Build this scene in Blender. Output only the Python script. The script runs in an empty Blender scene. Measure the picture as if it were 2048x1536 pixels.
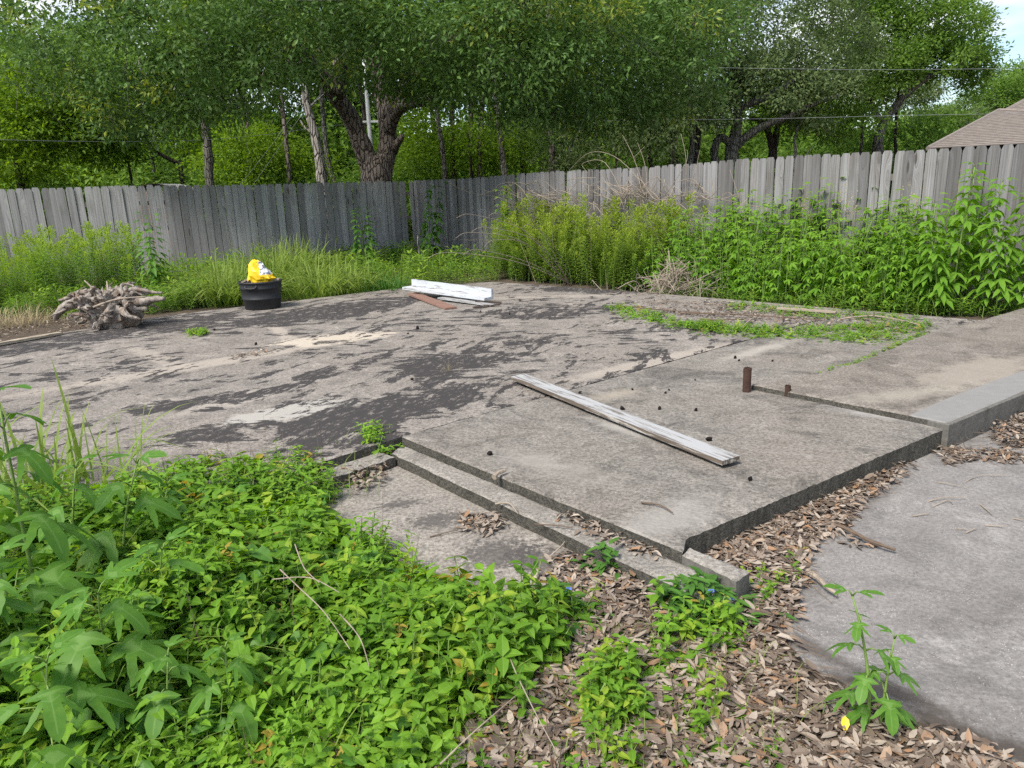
import bpy, math, numpy as np
from mathutils import Matrix, Vector
from mathutils.geometry import delaunay_2d_cdt
rng = np.random.default_rng(11)
scene = bpy.context.scene
col = scene.collection

# ------------------------------------------------------------------ camera
FPX, CAM_H, PITCH, ROLL = 1479.0, 1.55, math.radians(14.7), math.radians(2.0)
_fw = np.array([0, math.cos(PITCH), -math.sin(PITCH)]); _rt = np.array([1.0, 0, 0]); _up = np.cross(_rt, _fw)
RT = _rt * math.cos(ROLL) - _up * math.sin(ROLL); UP = _up * math.cos(ROLL) + _rt * math.sin(ROLL); FW = _fw
cam_data = bpy.data.cameras.new('camera'); cam_data.sensor_width = 36.0; cam_data.lens = 36.0 * FPX / 2048
cam_data.clip_start = 0.05; cam_data.clip_end = 2000
cam = bpy.data.objects.new('camera', cam_data); col.objects.link(cam)
m = Matrix.Identity(4)
for i in range(3):
    m[i][0], m[i][1], m[i][2] = RT[i], UP[i], -FW[i]
m[2][3] = CAM_H
cam.matrix_world = m
scene.camera = cam
def ray(x, y): return FW + RT * ((x - 1024) / FPX) + UP * ((768 - y) / FPX)
def P(x, y, z=0.0):            # where a sight line meets the level plane z
    d = ray(x, y); return np.array([0, 0, CAM_H]) + d * ((z - CAM_H) / d[2])
def D(x, y, dist):             # point on a sight line at ground distance dist (y axis)
    d = ray(x, y); return np.array([0, 0, CAM_H]) + d * (dist / d[1])
def XY(pts, z=0.0): return np.array([P(a, b, z)[:2] for a, b in pts])

# ------------------------------------------------------------------ sky, sun, exposure
DENOISE = False
SUN_EL, SUN_AZ = math.radians(52), math.radians(222)      # azimuth clockwise from +Y
SUN_STRENGTH, SUN_ANGLE, SKY_STRENGTH, EXPOSURE = 2.3, math.radians(22), 0.068, 1.42
world = bpy.data.worlds.new('World'); scene.world = world; world.use_nodes = True
wn, wl = world.node_tree.nodes, world.node_tree.links
wn.clear()
wo = wn.new('ShaderNodeOutputWorld'); bg = wn.new('ShaderNodeBackground'); bg.inputs[1].default_value = SKY_STRENGTH
sky = wn.new('ShaderNodeTexSky'); sky.sky_type = 'NISHITA'; sky.sun_disc = False
sky.sun_elevation = SUN_EL; sky.sun_rotation = SUN_AZ; sky.air_density = 1.0; sky.dust_density = 0.4; sky.ozone_density = 1.0
tc = wn.new('ShaderNodeTexCoord'); sep = wn.new('ShaderNodeSeparateXYZ'); wl.new(tc.outputs['Generated'], sep.inputs[0])
def wmath(op, a, b):
    n = wn.new('ShaderNodeMath'); n.operation = op
    for k, v in enumerate((a, b)):
        if isinstance(v, (int, float)): n.inputs[k].default_value = v
        else: wl.new(v, n.inputs[k])
    return n.outputs[0]
zz = wmath('ADD', wmath('MAXIMUM', sep.outputs[2], 0.0), 0.22)
cx = wn.new('ShaderNodeCombineXYZ'); wl.new(wmath('DIVIDE', sep.outputs[0], zz), cx.inputs[0]); wl.new(wmath('DIVIDE', sep.outputs[1], zz), cx.inputs[1])
wnoise = wn.new('ShaderNodeTexNoise'); wnoise.inputs['Scale'].default_value = 1.35; wnoise.inputs['Detail'].default_value = 7; wnoise.inputs['Roughness'].default_value = 0.55
wl.new(cx.outputs[0], wnoise.inputs['Vector'])
wr = wn.new('ShaderNodeValToRGB'); wr.color_ramp.elements[0].position = 0.45; wr.color_ramp.elements[1].position = 0.60
wl.new(wnoise.outputs[0], wr.inputs[0])
wmix = wn.new('ShaderNodeMix'); wmix.data_type = 'RGBA'; wl.new(wr.outputs[0], wmix.inputs[0]); wl.new(sky.outputs[0], wmix.inputs[6]); wmix.inputs[7].default_value = (6.3, 6.5, 6.8, 1)
wl.new(wmix.outputs[2], bg.inputs[0]); wl.new(bg.outputs[0], wo.inputs[0])
sd = bpy.data.lights.new('sun', 'SUN'); sd.energy = SUN_STRENGTH; sd.angle = SUN_ANGLE; sd.color = (1.0, 0.94, 0.84)
sun = bpy.data.objects.new('sun', sd); col.objects.link(sun)
sun_dir = Vector((math.sin(SUN_AZ) * math.cos(SUN_EL), math.cos(SUN_AZ) * math.cos(SUN_EL), math.sin(SUN_EL)))
sun.rotation_euler = sun_dir.to_track_quat('Z', 'Y').to_euler()
scene.view_settings.view_transform = 'Standard'; scene.view_settings.look = 'None'; scene.view_settings.gamma = 1.0
scene.view_settings.use_curve_mapping = False; scene.view_settings.exposure = EXPOSURE
scene.cycles.max_bounces = 4; scene.cycles.diffuse_bounces = 3; scene.cycles.transmission_bounces = 3; scene.cycles.glossy_bounces = 1
scene.cycles.transparent_max_bounces = 4; scene.cycles.use_adaptive_sampling = True; scene.cycles.adaptive_threshold = 0.02; scene.cycles.use_denoising = DENOISE

# ------------------------------------------------------------------ mesh helpers
def nrm(v): return v / (np.linalg.norm(v, axis=-1, keepdims=True) + 1e-12)
def basis(d, n):
    """leaf frames: columns side, axis, normal for axis directions d and rough normals n"""
    y = nrm(d); x = nrm(np.cross(y, n)); z = np.cross(x, y)
    return np.stack([x, y, z], axis=-1)
def rotz(a):
    a = np.asarray(a, float); c, s, o, e = np.cos(a), np.sin(a), np.zeros_like(a), np.ones_like(a)
    return np.stack([np.stack([c, -s, o], -1), np.stack([s, c, o], -1), np.stack([o, o, e], -1)], -2)
def rand_dirs(r, n, zb=0.0):
    v = r.normal(size=(n, 3)); v[:, 2] += zb; return nrm(v)
_perm = np.random.default_rng(3).random((64, 64, 64))
def vnoise(p, s=1.0):
    """smooth value noise 0..1 for points (n,2|3)"""
    p = np.asarray(p, float) * s
    if p.shape[1] == 2: p = np.c_[p, np.zeros(len(p))]
    i = np.floor(p).astype(int); f = p - i; f = f * f * (3 - 2 * f); r = 0
    for a in (0, 1):
        for b in (0, 1):
            for c in (0, 1):
                w = (f[:, 0] if a else 1 - f[:, 0]) * (f[:, 1] if b else 1 - f[:, 1]) * (f[:, 2] if c else 1 - f[:, 2])
                r = r + w * _perm[(i[:, 0] + a) % 64, (i[:, 1] + b) % 64, (i[:, 2] + c) % 64]
    return r
class MB:
    """collects triangles and quads with a per-point colour attribute 'lc' and material slots"""
    def __init__(s): s.v, s.t, s.q, s.c, s.tm, s.qm, s.n = [], [], [], [], [], [], 0
    def add(s, V, T=None, Q=None, c=None, mat=0):
        V = np.asarray(V, float)
        if c is None: c = np.tile([0.5, 0.5, 0, 0], (len(V), 1))
        s.v.append(V); s.c.append(np.asarray(c, float))
        if T is not None and len(T): s.t.append(np.asarray(T, int) + s.n); s.tm.append(np.full(len(T), mat) if np.isscalar(mat) else mat[0])
        if Q is not None and len(Q): s.q.append(np.asarray(Q, int) + s.n); s.qm.append(np.full(len(Q), mat) if np.isscalar(mat) else mat[1])
        s.n += len(V); return s
    def arrays(s):
        V = np.concatenate(s.v) if s.v else np.zeros((0, 3)); C = np.concatenate(s.c) if s.c else np.zeros((0, 4))
        T = np.concatenate(s.t) if s.t else np.zeros((0, 3), int); Q = np.concatenate(s.q) if s.q else np.zeros((0, 4), int)
        tm = np.concatenate(s.tm) if s.tm else np.zeros(0, int); qm = np.concatenate(s.qm) if s.qm else np.zeros(0, int)
        return V, T, Q, C, tm, qm
    def scatter(s, tm, pos, R, sc, rnd=None, grp=None, mat=None):
        """tm: an MB used as template; pos (m,3); R (m,3,3); sc (m,) or (m,3)"""
        V, T, Q, C, tmat, qmat = tm.arrays(); pos = np.asarray(pos, float); m_, n_ = len(pos), len(V)
        if m_ == 0: return s
        sc = np.asarray(sc, float)
        sc = np.broadcast_to(sc[:, None] if sc.ndim == 1 else sc, (m_, 3)) if sc.ndim else np.full((m_, 3), float(sc))
        W = np.einsum('mij,mnj->mni', R, V[None] * sc[:, None, :]) + pos[:, None, :]
        CC = np.broadcast_to(C[None], (m_, n_, 4)).copy()
        if rnd is not None: CC[:, :, 0] = np.asarray(rnd)[:, None]
        if grp is not None: CC[:, :, 1] = np.asarray(grp)[:, None]
        off = (np.arange(m_) * n_)[:, None, None]
        if mat is not None: tmat, qmat = np.full(len(T), mat), np.full(len(Q), mat)
        s.add(W.reshape(-1, 3), (T[None] + off).reshape(-1, 3) if len(T) else None, (Q[None] + off).reshape(-1, 4) if len(Q) else None,
              CC.reshape(-1, 4), (np.tile(tmat, m_), np.tile(qmat, m_)))
        return s
    def tube(s, pts, rad, sides=6, mat=0, c=None, cap=True, wob=0.0, r=None):
        pts = np.asarray(pts, float); k = len(pts); rad = np.broadcast_to(np.asarray(rad, float), (k,))
        tg = nrm(np.gradient(pts, axis=0)); ref = np.array([0.31, 0.17, 0.93]) if abs(tg[0][2]) < 0.85 else np.array([1.0, 0.1, 0])
        a = nrm(np.cross(tg, ref)); b = np.cross(tg, a); th = np.linspace(0, 2 * np.pi, sides, endpoint=False)
        rr = rad[:, None] * np.ones(sides)
        if wob and r is not None: rr = rr * (1 + wob * r.normal(size=(k, sides)))
        V = pts[:, None] + rr[..., None] * (a[:, None] * np.cos(th)[None, :, None] + b[:, None] * np.sin(th)[None, :, None])
        i, j = np.meshgrid(np.arange(k - 1), np.arange(sides), indexing='ij'); j2 = (j + 1) % sides
        Q = np.stack([i * sides + j, i * sides + j2, (i + 1) * sides + j2, (i + 1) * sides + j], -1).reshape(-1, 4); T = None; V = V.reshape(-1, 3)
        if cap:
            V = np.vstack([V, pts[0], pts[-1]]); n = k * sides; jj = np.arange(sides); jn = (jj + 1) % sides
            T = np.vstack([np.stack([np.full(sides, n), jn, jj], -1), np.stack([np.full(sides, n + 1), (k - 1) * sides + jj, (k - 1) * sides + jn], -1)])
        C = None if c is None else np.tile(c, (len(V), 1))
        return s.add(V, T, Q, C, mat)
    def box(s, lo, hi, mat=0, R=None, at=(0, 0, 0)):
        lo, hi = np.asarray(lo, float), np.asarray(hi, float)
        V = np.array([[(lo, hi)[i][0], (lo, hi)[j][1], (lo, hi)[k][2]] for i in (0, 1) for j in (0, 1) for k in (0, 1)])
        if R is not None: V = V @ np.asarray(R).T
        return s.add(V + np.asarray(at), None, [[0, 1, 3, 2], [4, 6, 7, 5], [0, 4, 5, 1], [2, 3, 7, 6], [0, 2, 6, 4], [1, 5, 7, 3]], None, mat)
    def mesh(s, name, mats, smooth=False):
        V, T, Q, C, tm, qm = s.arrays(); me = bpy.data.meshes.new(name)
        me.vertices.add(len(V)); me.vertices.foreach_set('co', V.astype(np.float32).ravel())
        nl = len(T) * 3 + len(Q) * 4; me.loops.add(nl)
        me.loops.foreach_set('vertex_index', np.concatenate([T.ravel(), Q.ravel()]).astype(np.int32))
        npoly = len(T) + len(Q); me.polygons.add(npoly)
        me.polygons.foreach_set('loop_start', np.concatenate([np.arange(len(T)) * 3, len(T) * 3 + np.arange(len(Q)) * 4]).astype(np.int32))
        me.polygons.foreach_set('material_index', np.concatenate([tm, qm]).astype(np.int32))
        me.polygons.foreach_set('use_smooth', np.full(npoly, smooth))
        at = me.attributes.new('lc', 'FLOAT_COLOR', 'POINT'); at.data.foreach_set('color', C.astype(np.float32).ravel())
        for mm in (mats if isinstance(mats, (list, tuple)) else [mats]): me.materials.append(mm)
        me.update(calc_edges=True); return me
    def build(s, name, mats, parent=None, smooth=False):
        return link(name, s.mesh(name, mats, smooth), parent)
def link(name, me, parent=None):
    o = bpy.data.objects.new(name, me); col.objects.link(o)
    if parent is not None: o.parent = parent
    return o
def empty(name, loc=(0, 0, 0), rz=0.0):
    o = bpy.data.objects.new(name, None); o.location = [float(c) for c in loc]; o.rotation_euler = (0, 0, rz); o.empty_display_size = 0.1; col.objects.link(o); return o
def tag(o, label, cat=None, group=None, kind=None):
    o['label'] = label
    if cat: o['category'] = cat
    if group: o['group'] = group
    if kind: o['kind'] = kind
    return o
def copy_tree(o, parent=None):
    c = o.copy(); col.objects.link(c); c.parent = parent
    for ch in [k for k in bpy.data.objects if k.parent == o]: copy_tree(ch, c)
    return c
def in_poly(p, poly):
    x, y = p[:, 0], p[:, 1]; r = np.zeros(len(p), bool); n = len(poly)
    for i in range(n):
        (x1, y1), (x2, y2) = poly[i], poly[(i + 1) % n]
        cnd = (y1 > y) != (y2 > y)
        r ^= cnd & (x < (x2 - x1) * (y - y1) / ((y2 - y1) + 1e-12) + x1)
    return r
def poly_dist(p, poly):
    d = np.full(len(p), 1e9); n = len(poly)
    for i in range(n):
        a, b = np.asarray(poly[i], float), np.asarray(poly[(i + 1) % n], float); ab = b - a
        t = np.clip(((p - a) @ ab) / (ab @ ab), 0, 1); d = np.minimum(d, np.linalg.norm(p - a - t[:, None] * ab, axis=1))
    return np.where(in_poly(p, poly), d, -d)          # inside positive
def sample_poly(r, poly, n):
    poly = np.asarray(poly); lo, hi = poly.min(0), poly.max(0); out = np.zeros((0, 2))
    while len(out) < n:
        q = lo + r.random((n * 2, 2)) * (hi - lo); out = np.vstack([out, q[in_poly(q, poly)]])
    return out[:n]
def smooth_path(pts, n=20):
    pts = np.asarray(pts, float); k = len(pts); t = np.linspace(0, k - 1, n); out = []
    for u in t:
        i = min(int(u), k - 2); f = u - i
        p0, p1, p2, p3 = pts[max(i - 1, 0)], pts[i], pts[i + 1], pts[min(i + 2, k - 1)]
        out.append(0.5 * ((2 * p1) + (-p0 + p2) * f + (2 * p0 - 5 * p1 + 4 * p2 - p3) * f * f + (-p0 + 3 * p1 - 3 * p2 + p3) * f ** 3))
    return np.array(out)

# ------------------------------------------------------------------ node helpers
class NG:
    def __init__(s, name, rough=0.85, spec=0.25):
        s.m = bpy.data.materials.new(name); s.m.use_nodes = True; s.n, s.l = s.m.node_tree.nodes, s.m.node_tree.links
        s.b = s.n['Principled BSDF']; s.out = s.n['Material Output']; s.b.inputs['Roughness'].default_value = rough; s.b.inputs['Specular IOR Level'].default_value = spec
        s._tc = None
    def put(s, sock, v):
        if hasattr(v, 'links') or hasattr(v, 'is_output'): s.l.new(v, sock)
        elif isinstance(v, (tuple, list)): sock.default_value = tuple(v) + ((1,) if len(v) == 3 and len(sock.default_value) == 4 else ())
        else: sock.default_value = v
    @property
    def co(s):
        if s._tc is None: s._tc = s.n.new('ShaderNodeTexCoord')
        return s._tc.outputs['Object']
    def math(s, op, a, b=0.0, c=None, clamp=False):
        n = s.n.new('ShaderNodeMath'); n.operation = op; n.use_clamp = clamp; s.put(n.inputs[0], a); s.put(n.inputs[1], b)
        if c is not None: s.put(n.inputs[2], c)
        return n.outputs[0]
    def map(s, v, loc=(0, 0, 0), rot=(0, 0, 0), sc=(1, 1, 1)):
        n = s.n.new('ShaderNodeMapping'); s.put(n.inputs[0], v); n.inputs[1].default_value = loc; n.inputs[2].default_value = rot; n.inputs[3].default_value = sc; return n.outputs[0]
    def noise(s, v, sc, det=4, ro=0.55, dist=0.0, colr=False):
        n = s.n.new('ShaderNodeTexNoise'); s.put(n.inputs['Vector'], v); n.inputs['Scale'].default_value = sc; n.inputs['Detail'].default_value = det
        n.inputs['Roughness'].default_value = ro; n.inputs['Distortion'].default_value = dist; return n.outputs[1 if colr else 0]
    def voro(s, v, sc, feat='F1', out=0, rnd=1.0):
        n = s.n.new('ShaderNodeTexVoronoi'); n.feature = feat; s.put(n.inputs['Vector'], v); n.inputs['Scale'].default_value = sc; n.inputs['Randomness'].default_value = rnd; return n.outputs[out]
    def rng(s, v, a, b, c=0.0, d=1.0, sm=False):
        n = s.n.new('ShaderNodeMapRange'); n.clamp = True
        if sm: n.interpolation_type = 'SMOOTHSTEP'
        for k, x in enumerate((v, a, b, c, d)): s.put(n.inputs[k], x)
        return n.outputs[0]
    def mix(s, f, a, b, mode='MIX'):
        n = s.n.new('ShaderNodeMix'); n.data_type = 'RGBA'; n.blend_type = mode; s.put(n.inputs[0], f); s.put(n.inputs[6], a); s.put(n.inputs[7], b); return n.outputs[2]
    def attr(s, name):
        n = s.n.new('ShaderNodeAttribute'); n.attribute_name = name; return n
    def objrand(s): return s.n.new('ShaderNodeObjectInfo').outputs['Random']
    def sep(s, v):
        n = s.n.new('ShaderNodeSeparateXYZ'); s.put(n.inputs[0], v); return n.outputs
    def bump(s, h, st=0.3, dist=0.01):
        n = s.n.new('ShaderNodeBump'); s.put(n.inputs['Height'], h); n.inputs['Strength'].default_value = st; n.inputs['Distance'].default_value = dist
        s.l.new(n.outputs[0], s.b.inputs['Normal']); return n
    def color(s, c): s.put(s.b.inputs['Base Color'], c); return s
    def dist2(s, c, sx=1.0, sy=1.0, ang=0.0):
        """elliptical distance in the ground plane from centre c, axes sx, sy turned by ang"""
        v = s.map(s.co, loc=(0, 0, 0)); n = s.n.new('ShaderNodeVectorMath'); n.operation = 'SUBTRACT'; s.put(n.inputs[0], v); n.inputs[1].default_value = (c[0], c[1], 0)
        w = s.map(n.outputs[0], rot=(0, 0, -ang)); w = s.map(w, sc=(1 / sx, 1 / sy, 0)); l = s.n.new('ShaderNodeVectorMath'); l.operation = 'LENGTH'; s.put(l.inputs[0], w); return l.outputs['Value']
def leaf_mat(name, ca, cb, tip=None, trans=0.35, rough=0.5, spec=0.35, vein=None, dead=None, back=1.0):
    """ca..cb by leaf, slight shift by clump; tip colour by the attribute's 4th channel; vein colour along the midrib"""
    g = NG(name, rough, spec); a = g.attr('lc'); ch = g.sep(a.outputs['Vector']); al = a.outputs['Alpha']
    orr = g.objrand()
    f = g.math('ADD', g.math('MULTIPLY', ch[0], 0.6), g.math('MULTIPLY', ch[1], 0.4))
    f = g.math('ADD', f, g.math('MULTIPLY', g.math('SUBTRACT', orr, 0.5), 0.25), clamp=True)
    c = g.mix(f, ca, cb); g.b.inputs['Specular IOR Level'].default_value = spec * .5; g.b.inputs['Roughness'].default_value = rough + .1
    c = g.mix(g.math('MULTIPLY', g.rng(g.noise(g.co, 7.0, 4), .4, .7), 0.35), c, (cb[0] * 1.25, cb[1] * 1.05, cb[2] * 0.8))
    if tip: c = g.mix(al, c, tip)
    if vein: c = g.mix(g.math('MULTIPLY', g.rng(ch[2], 0.86, 1.0), 0.55), c, vein)
    if dead: c = g.mix(g.rng(ch[0], 0.975, 0.98), c, dead)
    g.color(c)
    tr = g.n.new('ShaderNodeBsdfTranslucent'); hs = g.n.new('ShaderNodeHueSaturation'); hs.inputs['Hue'].default_value = 0.49; hs.inputs['Saturation'].default_value = 1.1; hs.inputs['Value'].default_value = 1.5
    g.l.new(c, hs.inputs['Color']); g.l.new(hs.outputs[0], tr.inputs[0])
    mx = g.n.new('ShaderNodeMixShader'); mx.inputs[0].default_value = trans; g.l.new(g.b.outputs[0], mx.inputs[1]); g.l.new(tr.outputs[0], mx.inputs[2]); g.l.new(mx.outputs[0], g.out.inputs[0])
    return g.m
def plain(name, c, rough=0.7, spec=0.3, var=0.3, sc=12.0, bump=0.2):
    g = NG(name, rough, spec); n = g.noise(g.co, sc, 6, 0.65)
    g.color(g.mix(n, tuple(x * (1 - var) for x in c), tuple(min(1, x * (1 + var)) for x in c))); g.bump(g.noise(g.co, sc * 5, 4), bump, 0.005); return g.m

# ------------------------------------------------------------------ materials: concrete, wood, bark ...
STREAK = math.atan2(0.9, 0.42)
def concrete(name, light, dark, warm, stain_amt=0.5, grain=0.85):
    light, dark, warm = [tuple(x * 0.77 for x in q) for q in (light, dark, warm)]
    g = NG(name, 0.9, 0.2); co = g.co
    big = g.noise(co, 0.9, 5, 0.6); mid = g.noise(co, 5.0, 6, 0.68, 0.6); fine = g.noise(co, 55.0, 4, 0.75); vf = g.noise(co, 210.0, 2, 0.8)
    c = g.mix(g.rng(mid, 0.32, 0.68), dark, light)
    c = g.mix(g.rng(big, 0.42, 0.66), c, warm)
    c = g.mix(g.math('MULTIPLY', g.rng(g.noise(co, 2.3, 8, 0.7, 1.2), 0.50, 0.66), stain_amt), c, tuple(x * 0.45 for x in dark))
    c = g.mix(g.math('MULTIPLY', g.rng(g.noise(g.map(co, loc=(7, 3, 0)), 3.1, 8, 0.72, 0.8), 0.56, 0.70), 0.55), c, tuple(min(0.62, x * 1.5) for x in light))
    c = g.mix(grain, c, g.mix(g.rng(fine, 0.36, 0.64), (0.50, 0.49, 0.48), (1.45, 1.45, 1.45)), 'MULTIPLY')
    sp = g.voro(co, 95.0); c = g.mix(g.math('MULTIPLY', g.rng(sp, 0.22, 0.12), g.rng(g.noise(co, 9.0, 3), 0.45, 0.6)), c, tuple(min(0.6, x * 1.9) for x in light)); pit = g.voro(g.map(co, loc=(3.3, 1.7, 0)), 60.0); c = g.mix(g.math('MULTIPLY', g.rng(pit, 0.20, 0.10), g.rng(g.noise(g.map(co, loc=(5, 0, 0)), 6.0, 3), 0.48, 0.62)), c, tuple(x * 0.35 for x in dark))
    crk = g.voro(g.map(co, loc=(0.4, 0.9, 0)), 0.55, 'DISTANCE_TO_EDGE'); c = g.mix(g.math('MULTIPLY', g.rng(g.math('ADD', crk, g.math('MULTIPLY', g.noise(co, 14.0, 5), 0.022)), 0.0145, 0.0115), 0.0), c, tuple(x * 0.25 for x in dark))
    c = g.mix(g.rng(vf, 0.60, 0.72), c, tuple(x * 0.5 for x in dark))
    c = g.mix(g.rng(vf, 0.36, 0.28), c, tuple(min(0.7, x * 1.55) for x in light))
    h = g.math('ADD', g.math('MULTIPLY', fine, 0.6), g.math('MULTIPLY', vf, 0.4))
    h = g.math('ADD', h, g.math('MULTIPLY', mid, 0.8))
    return g, c, h
def sand(g, c, centre, sx, sy, ang, colr, amt=1.0, soft=0.5):
    d = g.math('ADD', g.dist2(centre, sx, sy, ang), g.math('MULTIPLY', g.math('SUBTRACT', g.noise(g.co, 5.0, 8, 0.75), 0.5), 2.2))
    return g.mix(g.math('MULTIPLY', g.rng(d, 1.0, 1.0 - soft), amt), c, colr)
def mat_main():
    g, c, h = concrete('tarry_concrete', (0.37, 0.335, 0.30), (0.205, 0.187, 0.172), (0.285, 0.253, 0.225), 0.45)
    # pale strips where inner walls stood
    def strip(a, b, w, amt):
        nonlocal c
        a, b = np.array(a[:2]), np.array(b[:2]); mid = (a + b) / 2; L = np.linalg.norm(b - a); an = math.atan2(*(b - a)[::-1])
        d = g.dist2(mid, L / 2, w, an)
        d = g.math('ADD', d, g.math('MULTIPLY', g.math('SUBTRACT', g.noise(g.co, 7.0, 5, 0.7), 0.5), 0.9))
        c = g.mix(g.math('MULTIPLY', g.rng(d, 1.15, 0.7), amt), c, (0.36, 0.315, 0.27))
    strip(P(30, 790, .12), P(700, 680, .12), 0.17, 0.75); strip(P(540, 648, .12), P(610, 700, .12), 0.09, 0.8)
    strip(P(250, 690, .12), P(390, 745, .12), 0.10, 0.55); strip(P(1120, 765, .12), P(1500, 680, .12), 0.13, 0.7); strip(P(860, 600, .12), P(1250, 590, .12), 0.16, 0.5)
    c = sand(g, c, P(675, 677, .12), 0.62, 0.30, STREAK - 0.75, (0.46, 0.40, 0.33), 0.92, 0.2)
    c = sand(g, c, P(570, 825, .12), 0.50, 0.24, STREAK - 0.5, (0.38, 0.362, 0.33), 0.8, 0.25)
    c = sand(g, c, P(470, 800, .12), 0.55, 0.2, STREAK - 0.3, (0.38, 0.345, 0.30), 0.6, 0.5)
    # black floor adhesive left in combed, broken bands
    w = g.n.new('ShaderNodeVectorMath'); w.operation = 'ADD'; g.l.new(g.co, w.inputs[0])
    wob = g.n.new('ShaderNodeVectorMath'); wob.operation = 'SCALE'; wob.inputs['Scale'].default_value = 0.16; g.l.new(g.noise(g.co, 2.2, 3, 0.5, 0, True), wob.inputs[0]); g.l.new(wob.outputs[0], w.inputs[1])
    uv = g.map(g.map(w.outputs[0], rot=(0, 0, -STREAK)), sc=(1.0, 3.4, 1.0))
    band = g.noise(uv, 2.0, 8, 0.68, 0.25)
    uv2 = g.map(g.map(w.outputs[0], rot=(0, 0, -STREAK + 1.25)), sc=(1.0, 3.2, 1.0)); band = g.mix(g.rng(g.noise(g.co, 0.8, 2), 0.50, 0.56), band, g.noise(uv2, 2.0, 8, 0.68, 0.4))
    brk = g.noise(g.map(w.outputs[0], rot=(0, 0, -STREAK + 0.9), sc=(1.0, 1.6, 1)), 4.5, 8, 0.72)
    f = g.math('ADD', g.math('MULTIPLY', band, 0.62), g.math('MULTIPLY', brk, 0.38))
    zones = [((800, 810), 0.95, 0.42, 0.62, 0.122), ((690, 870), 0.42, 0.30, 0.62, 0.122), ((430, 870), 0.40, 0.22, .4, 0.122), ((390, 805), .42, .13, .5, 0.122), ((620, 755), 1.1, 0.16, STREAK - .1, 0.089),
             ((900, 725), 0.7, 0.42, .8, 0.122), ((640, 830), .5, .18, STREAK, 0.062), ((60, 690), 1.2, .5, .8, 0.122), ((330, 650), 1.0, .45, .8, 0.122), ((640, 625), 1.6, .6, .75, 0.122), ((1000, 690), .8, .5, .6, 0.062),
             ((1100, 622), 1.0, .5, .2, 0.089), ((1180, 580), 1.1, .3, -.5, 0.122), ((1230, 715), .8, .25, -.05, 0.049), ((250, 640), .9, .3, .8, 0.089), ((1300, 660), .8, .3, .3, 0.044), ((180, 740), .9, .25, .8, 0.053), ((900, 640), 1.2, .5, .6, 0.044)]
    thr = 0.0
    for (px, sx, sy, an, am) in zones:
        bl = g.math('MULTIPLY', g.rng(g.dist2(P(px[0], px[1], .12), sx, sy, an), 1.5, 0.35, 0, 1, True), am); thr = g.math('MAXIMUM', thr, bl)
    f2 = g.math('ADD', f, thr)
    mask = g.rng(f2, 0.550, 0.556)
    thin = g.math('MULTIPLY', g.rng(g.noise(g.map(g.map(g.co, rot=(0, 0, -STREAK)), sc=(1, 2.2, 1)), 10.0, 9, 0.82), 0.585, 0.55), mask)
    line = g.math('MULTIPLY', g.rng(g.math('ABSOLUTE', g.math('SUBTRACT', f2, 0.545)), 0.0075, 0.0045), g.rng(g.noise(g.co, 1.7, 4), 0.50, 0.56)); thin = g.math('MAXIMUM', thin, g.math('MULTIPLY', line, 0.85))
    blk = g.mix(g.rng(g.noise(g.co, 90.0, 4, 0.8), 0.35, 0.75), (0.006, 0.006, 0.008), (0.030, 0.029, 0.031))
    c = g.mix(g.math('MULTIPLY', thin, 0.97), c, blk)
    halo = g.rng(f2, 0.53, 0.562); c = g.mix(g.math('MULTIPLY', halo, 0.30), c, (0.11, 0.098, 0.095))
    g.color(c); g.bump(g.math('ADD', h, g.math('MULTIPLY', mask, 0.9)), 0.55, 0.006); return g.m
def mat_porch():
    g, c, h = concrete('porch_concrete', (0.315, 0.29, 0.262), (0.175, 0.162, 0.147), (0.26, 0.232, 0.203), 0.75)
    c = sand(g, c, P(1270, 860, .12), 0.42, 0.12, math.atan2(-.72, .7), (0.36, 0.345, 0.32), 0.8, 0.8)
    c = sand(g, c, P(1230, 790, .12), 0.3, 0.12, 0.6, (0.35, 0.305, 0.245), 0.6, 0.8)
    c = sand(g, c, P(1760, 830, .12), 0.35, 0.12, -0.7, (0.345, 0.338, 0.32), 0.7, 0.8)
    c = sand(g, c, P(1330, 1040, .12), 0.45, 0.16, 0.6, (0.325, 0.31, 0.285), 0.6, 0.8)
    c = sand(g, c, P(1100, 930, .12), 0.5, 0.16, -0.75, (0.31, 0.285, 0.255), 0.6, 0.8)
    c = sand(g, c, P(1520, 700, .12), 0.8, 0.12, 0.72, (0.38, 0.35, 0.31), 0.7, 0.7)
    sc = g.noise(g.map(g.map(g.co, rot=(0, 0, 0.45)), sc=(1.0, 26.0, 1.0)), 3.0, 3, 0.6)
    c = g.mix(g.math('MULTIPLY', g.rng(sc, 0.60, 0.66), 0.35), c, (0.34, 0.325, 0.30))
    g.color(c); g.bump(h, 0.5, 0.005); return g.m
def mat_raised():
    g, c, h = concrete('raised_concrete', (0.30, 0.27, 0.24), (0.175, 0.155, 0.135), (0.27, 0.238, 0.205), 0.65)
    c = sand(g, c, P(1955, 745, .16), 0.75, 0.28, 0.62, (0.32, 0.28, 0.235), 0.6, 0.4)
    c = sand(g, c, P(1800, 790, .16), 0.5, 0.16, 0.3, (0.33, 0.30, 0.25), 0.6, 0.7)
    # newer smooth strip along the front edge
    a, b = P(1893, 845, .16)[:2], P(2048, 788, .16)[:2]; an = math.atan2(*(b - a)[::-1]); mid = a + (b - a) * 1.6
    strip = g.rng(g.dist2(mid + np.array([-math.sin(an), math.cos(an)]) * 0.10, 1.9, 0.17, an), 1.03, 0.97)
    c = g.mix(strip, c, g.mix(g.noise(g.co, 14, 5), (0.19, 0.186, 0.18), (0.255, 0.248, 0.24)))
    g.color(c); g.bump(h, 0.5, 0.006); return g.m
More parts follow.
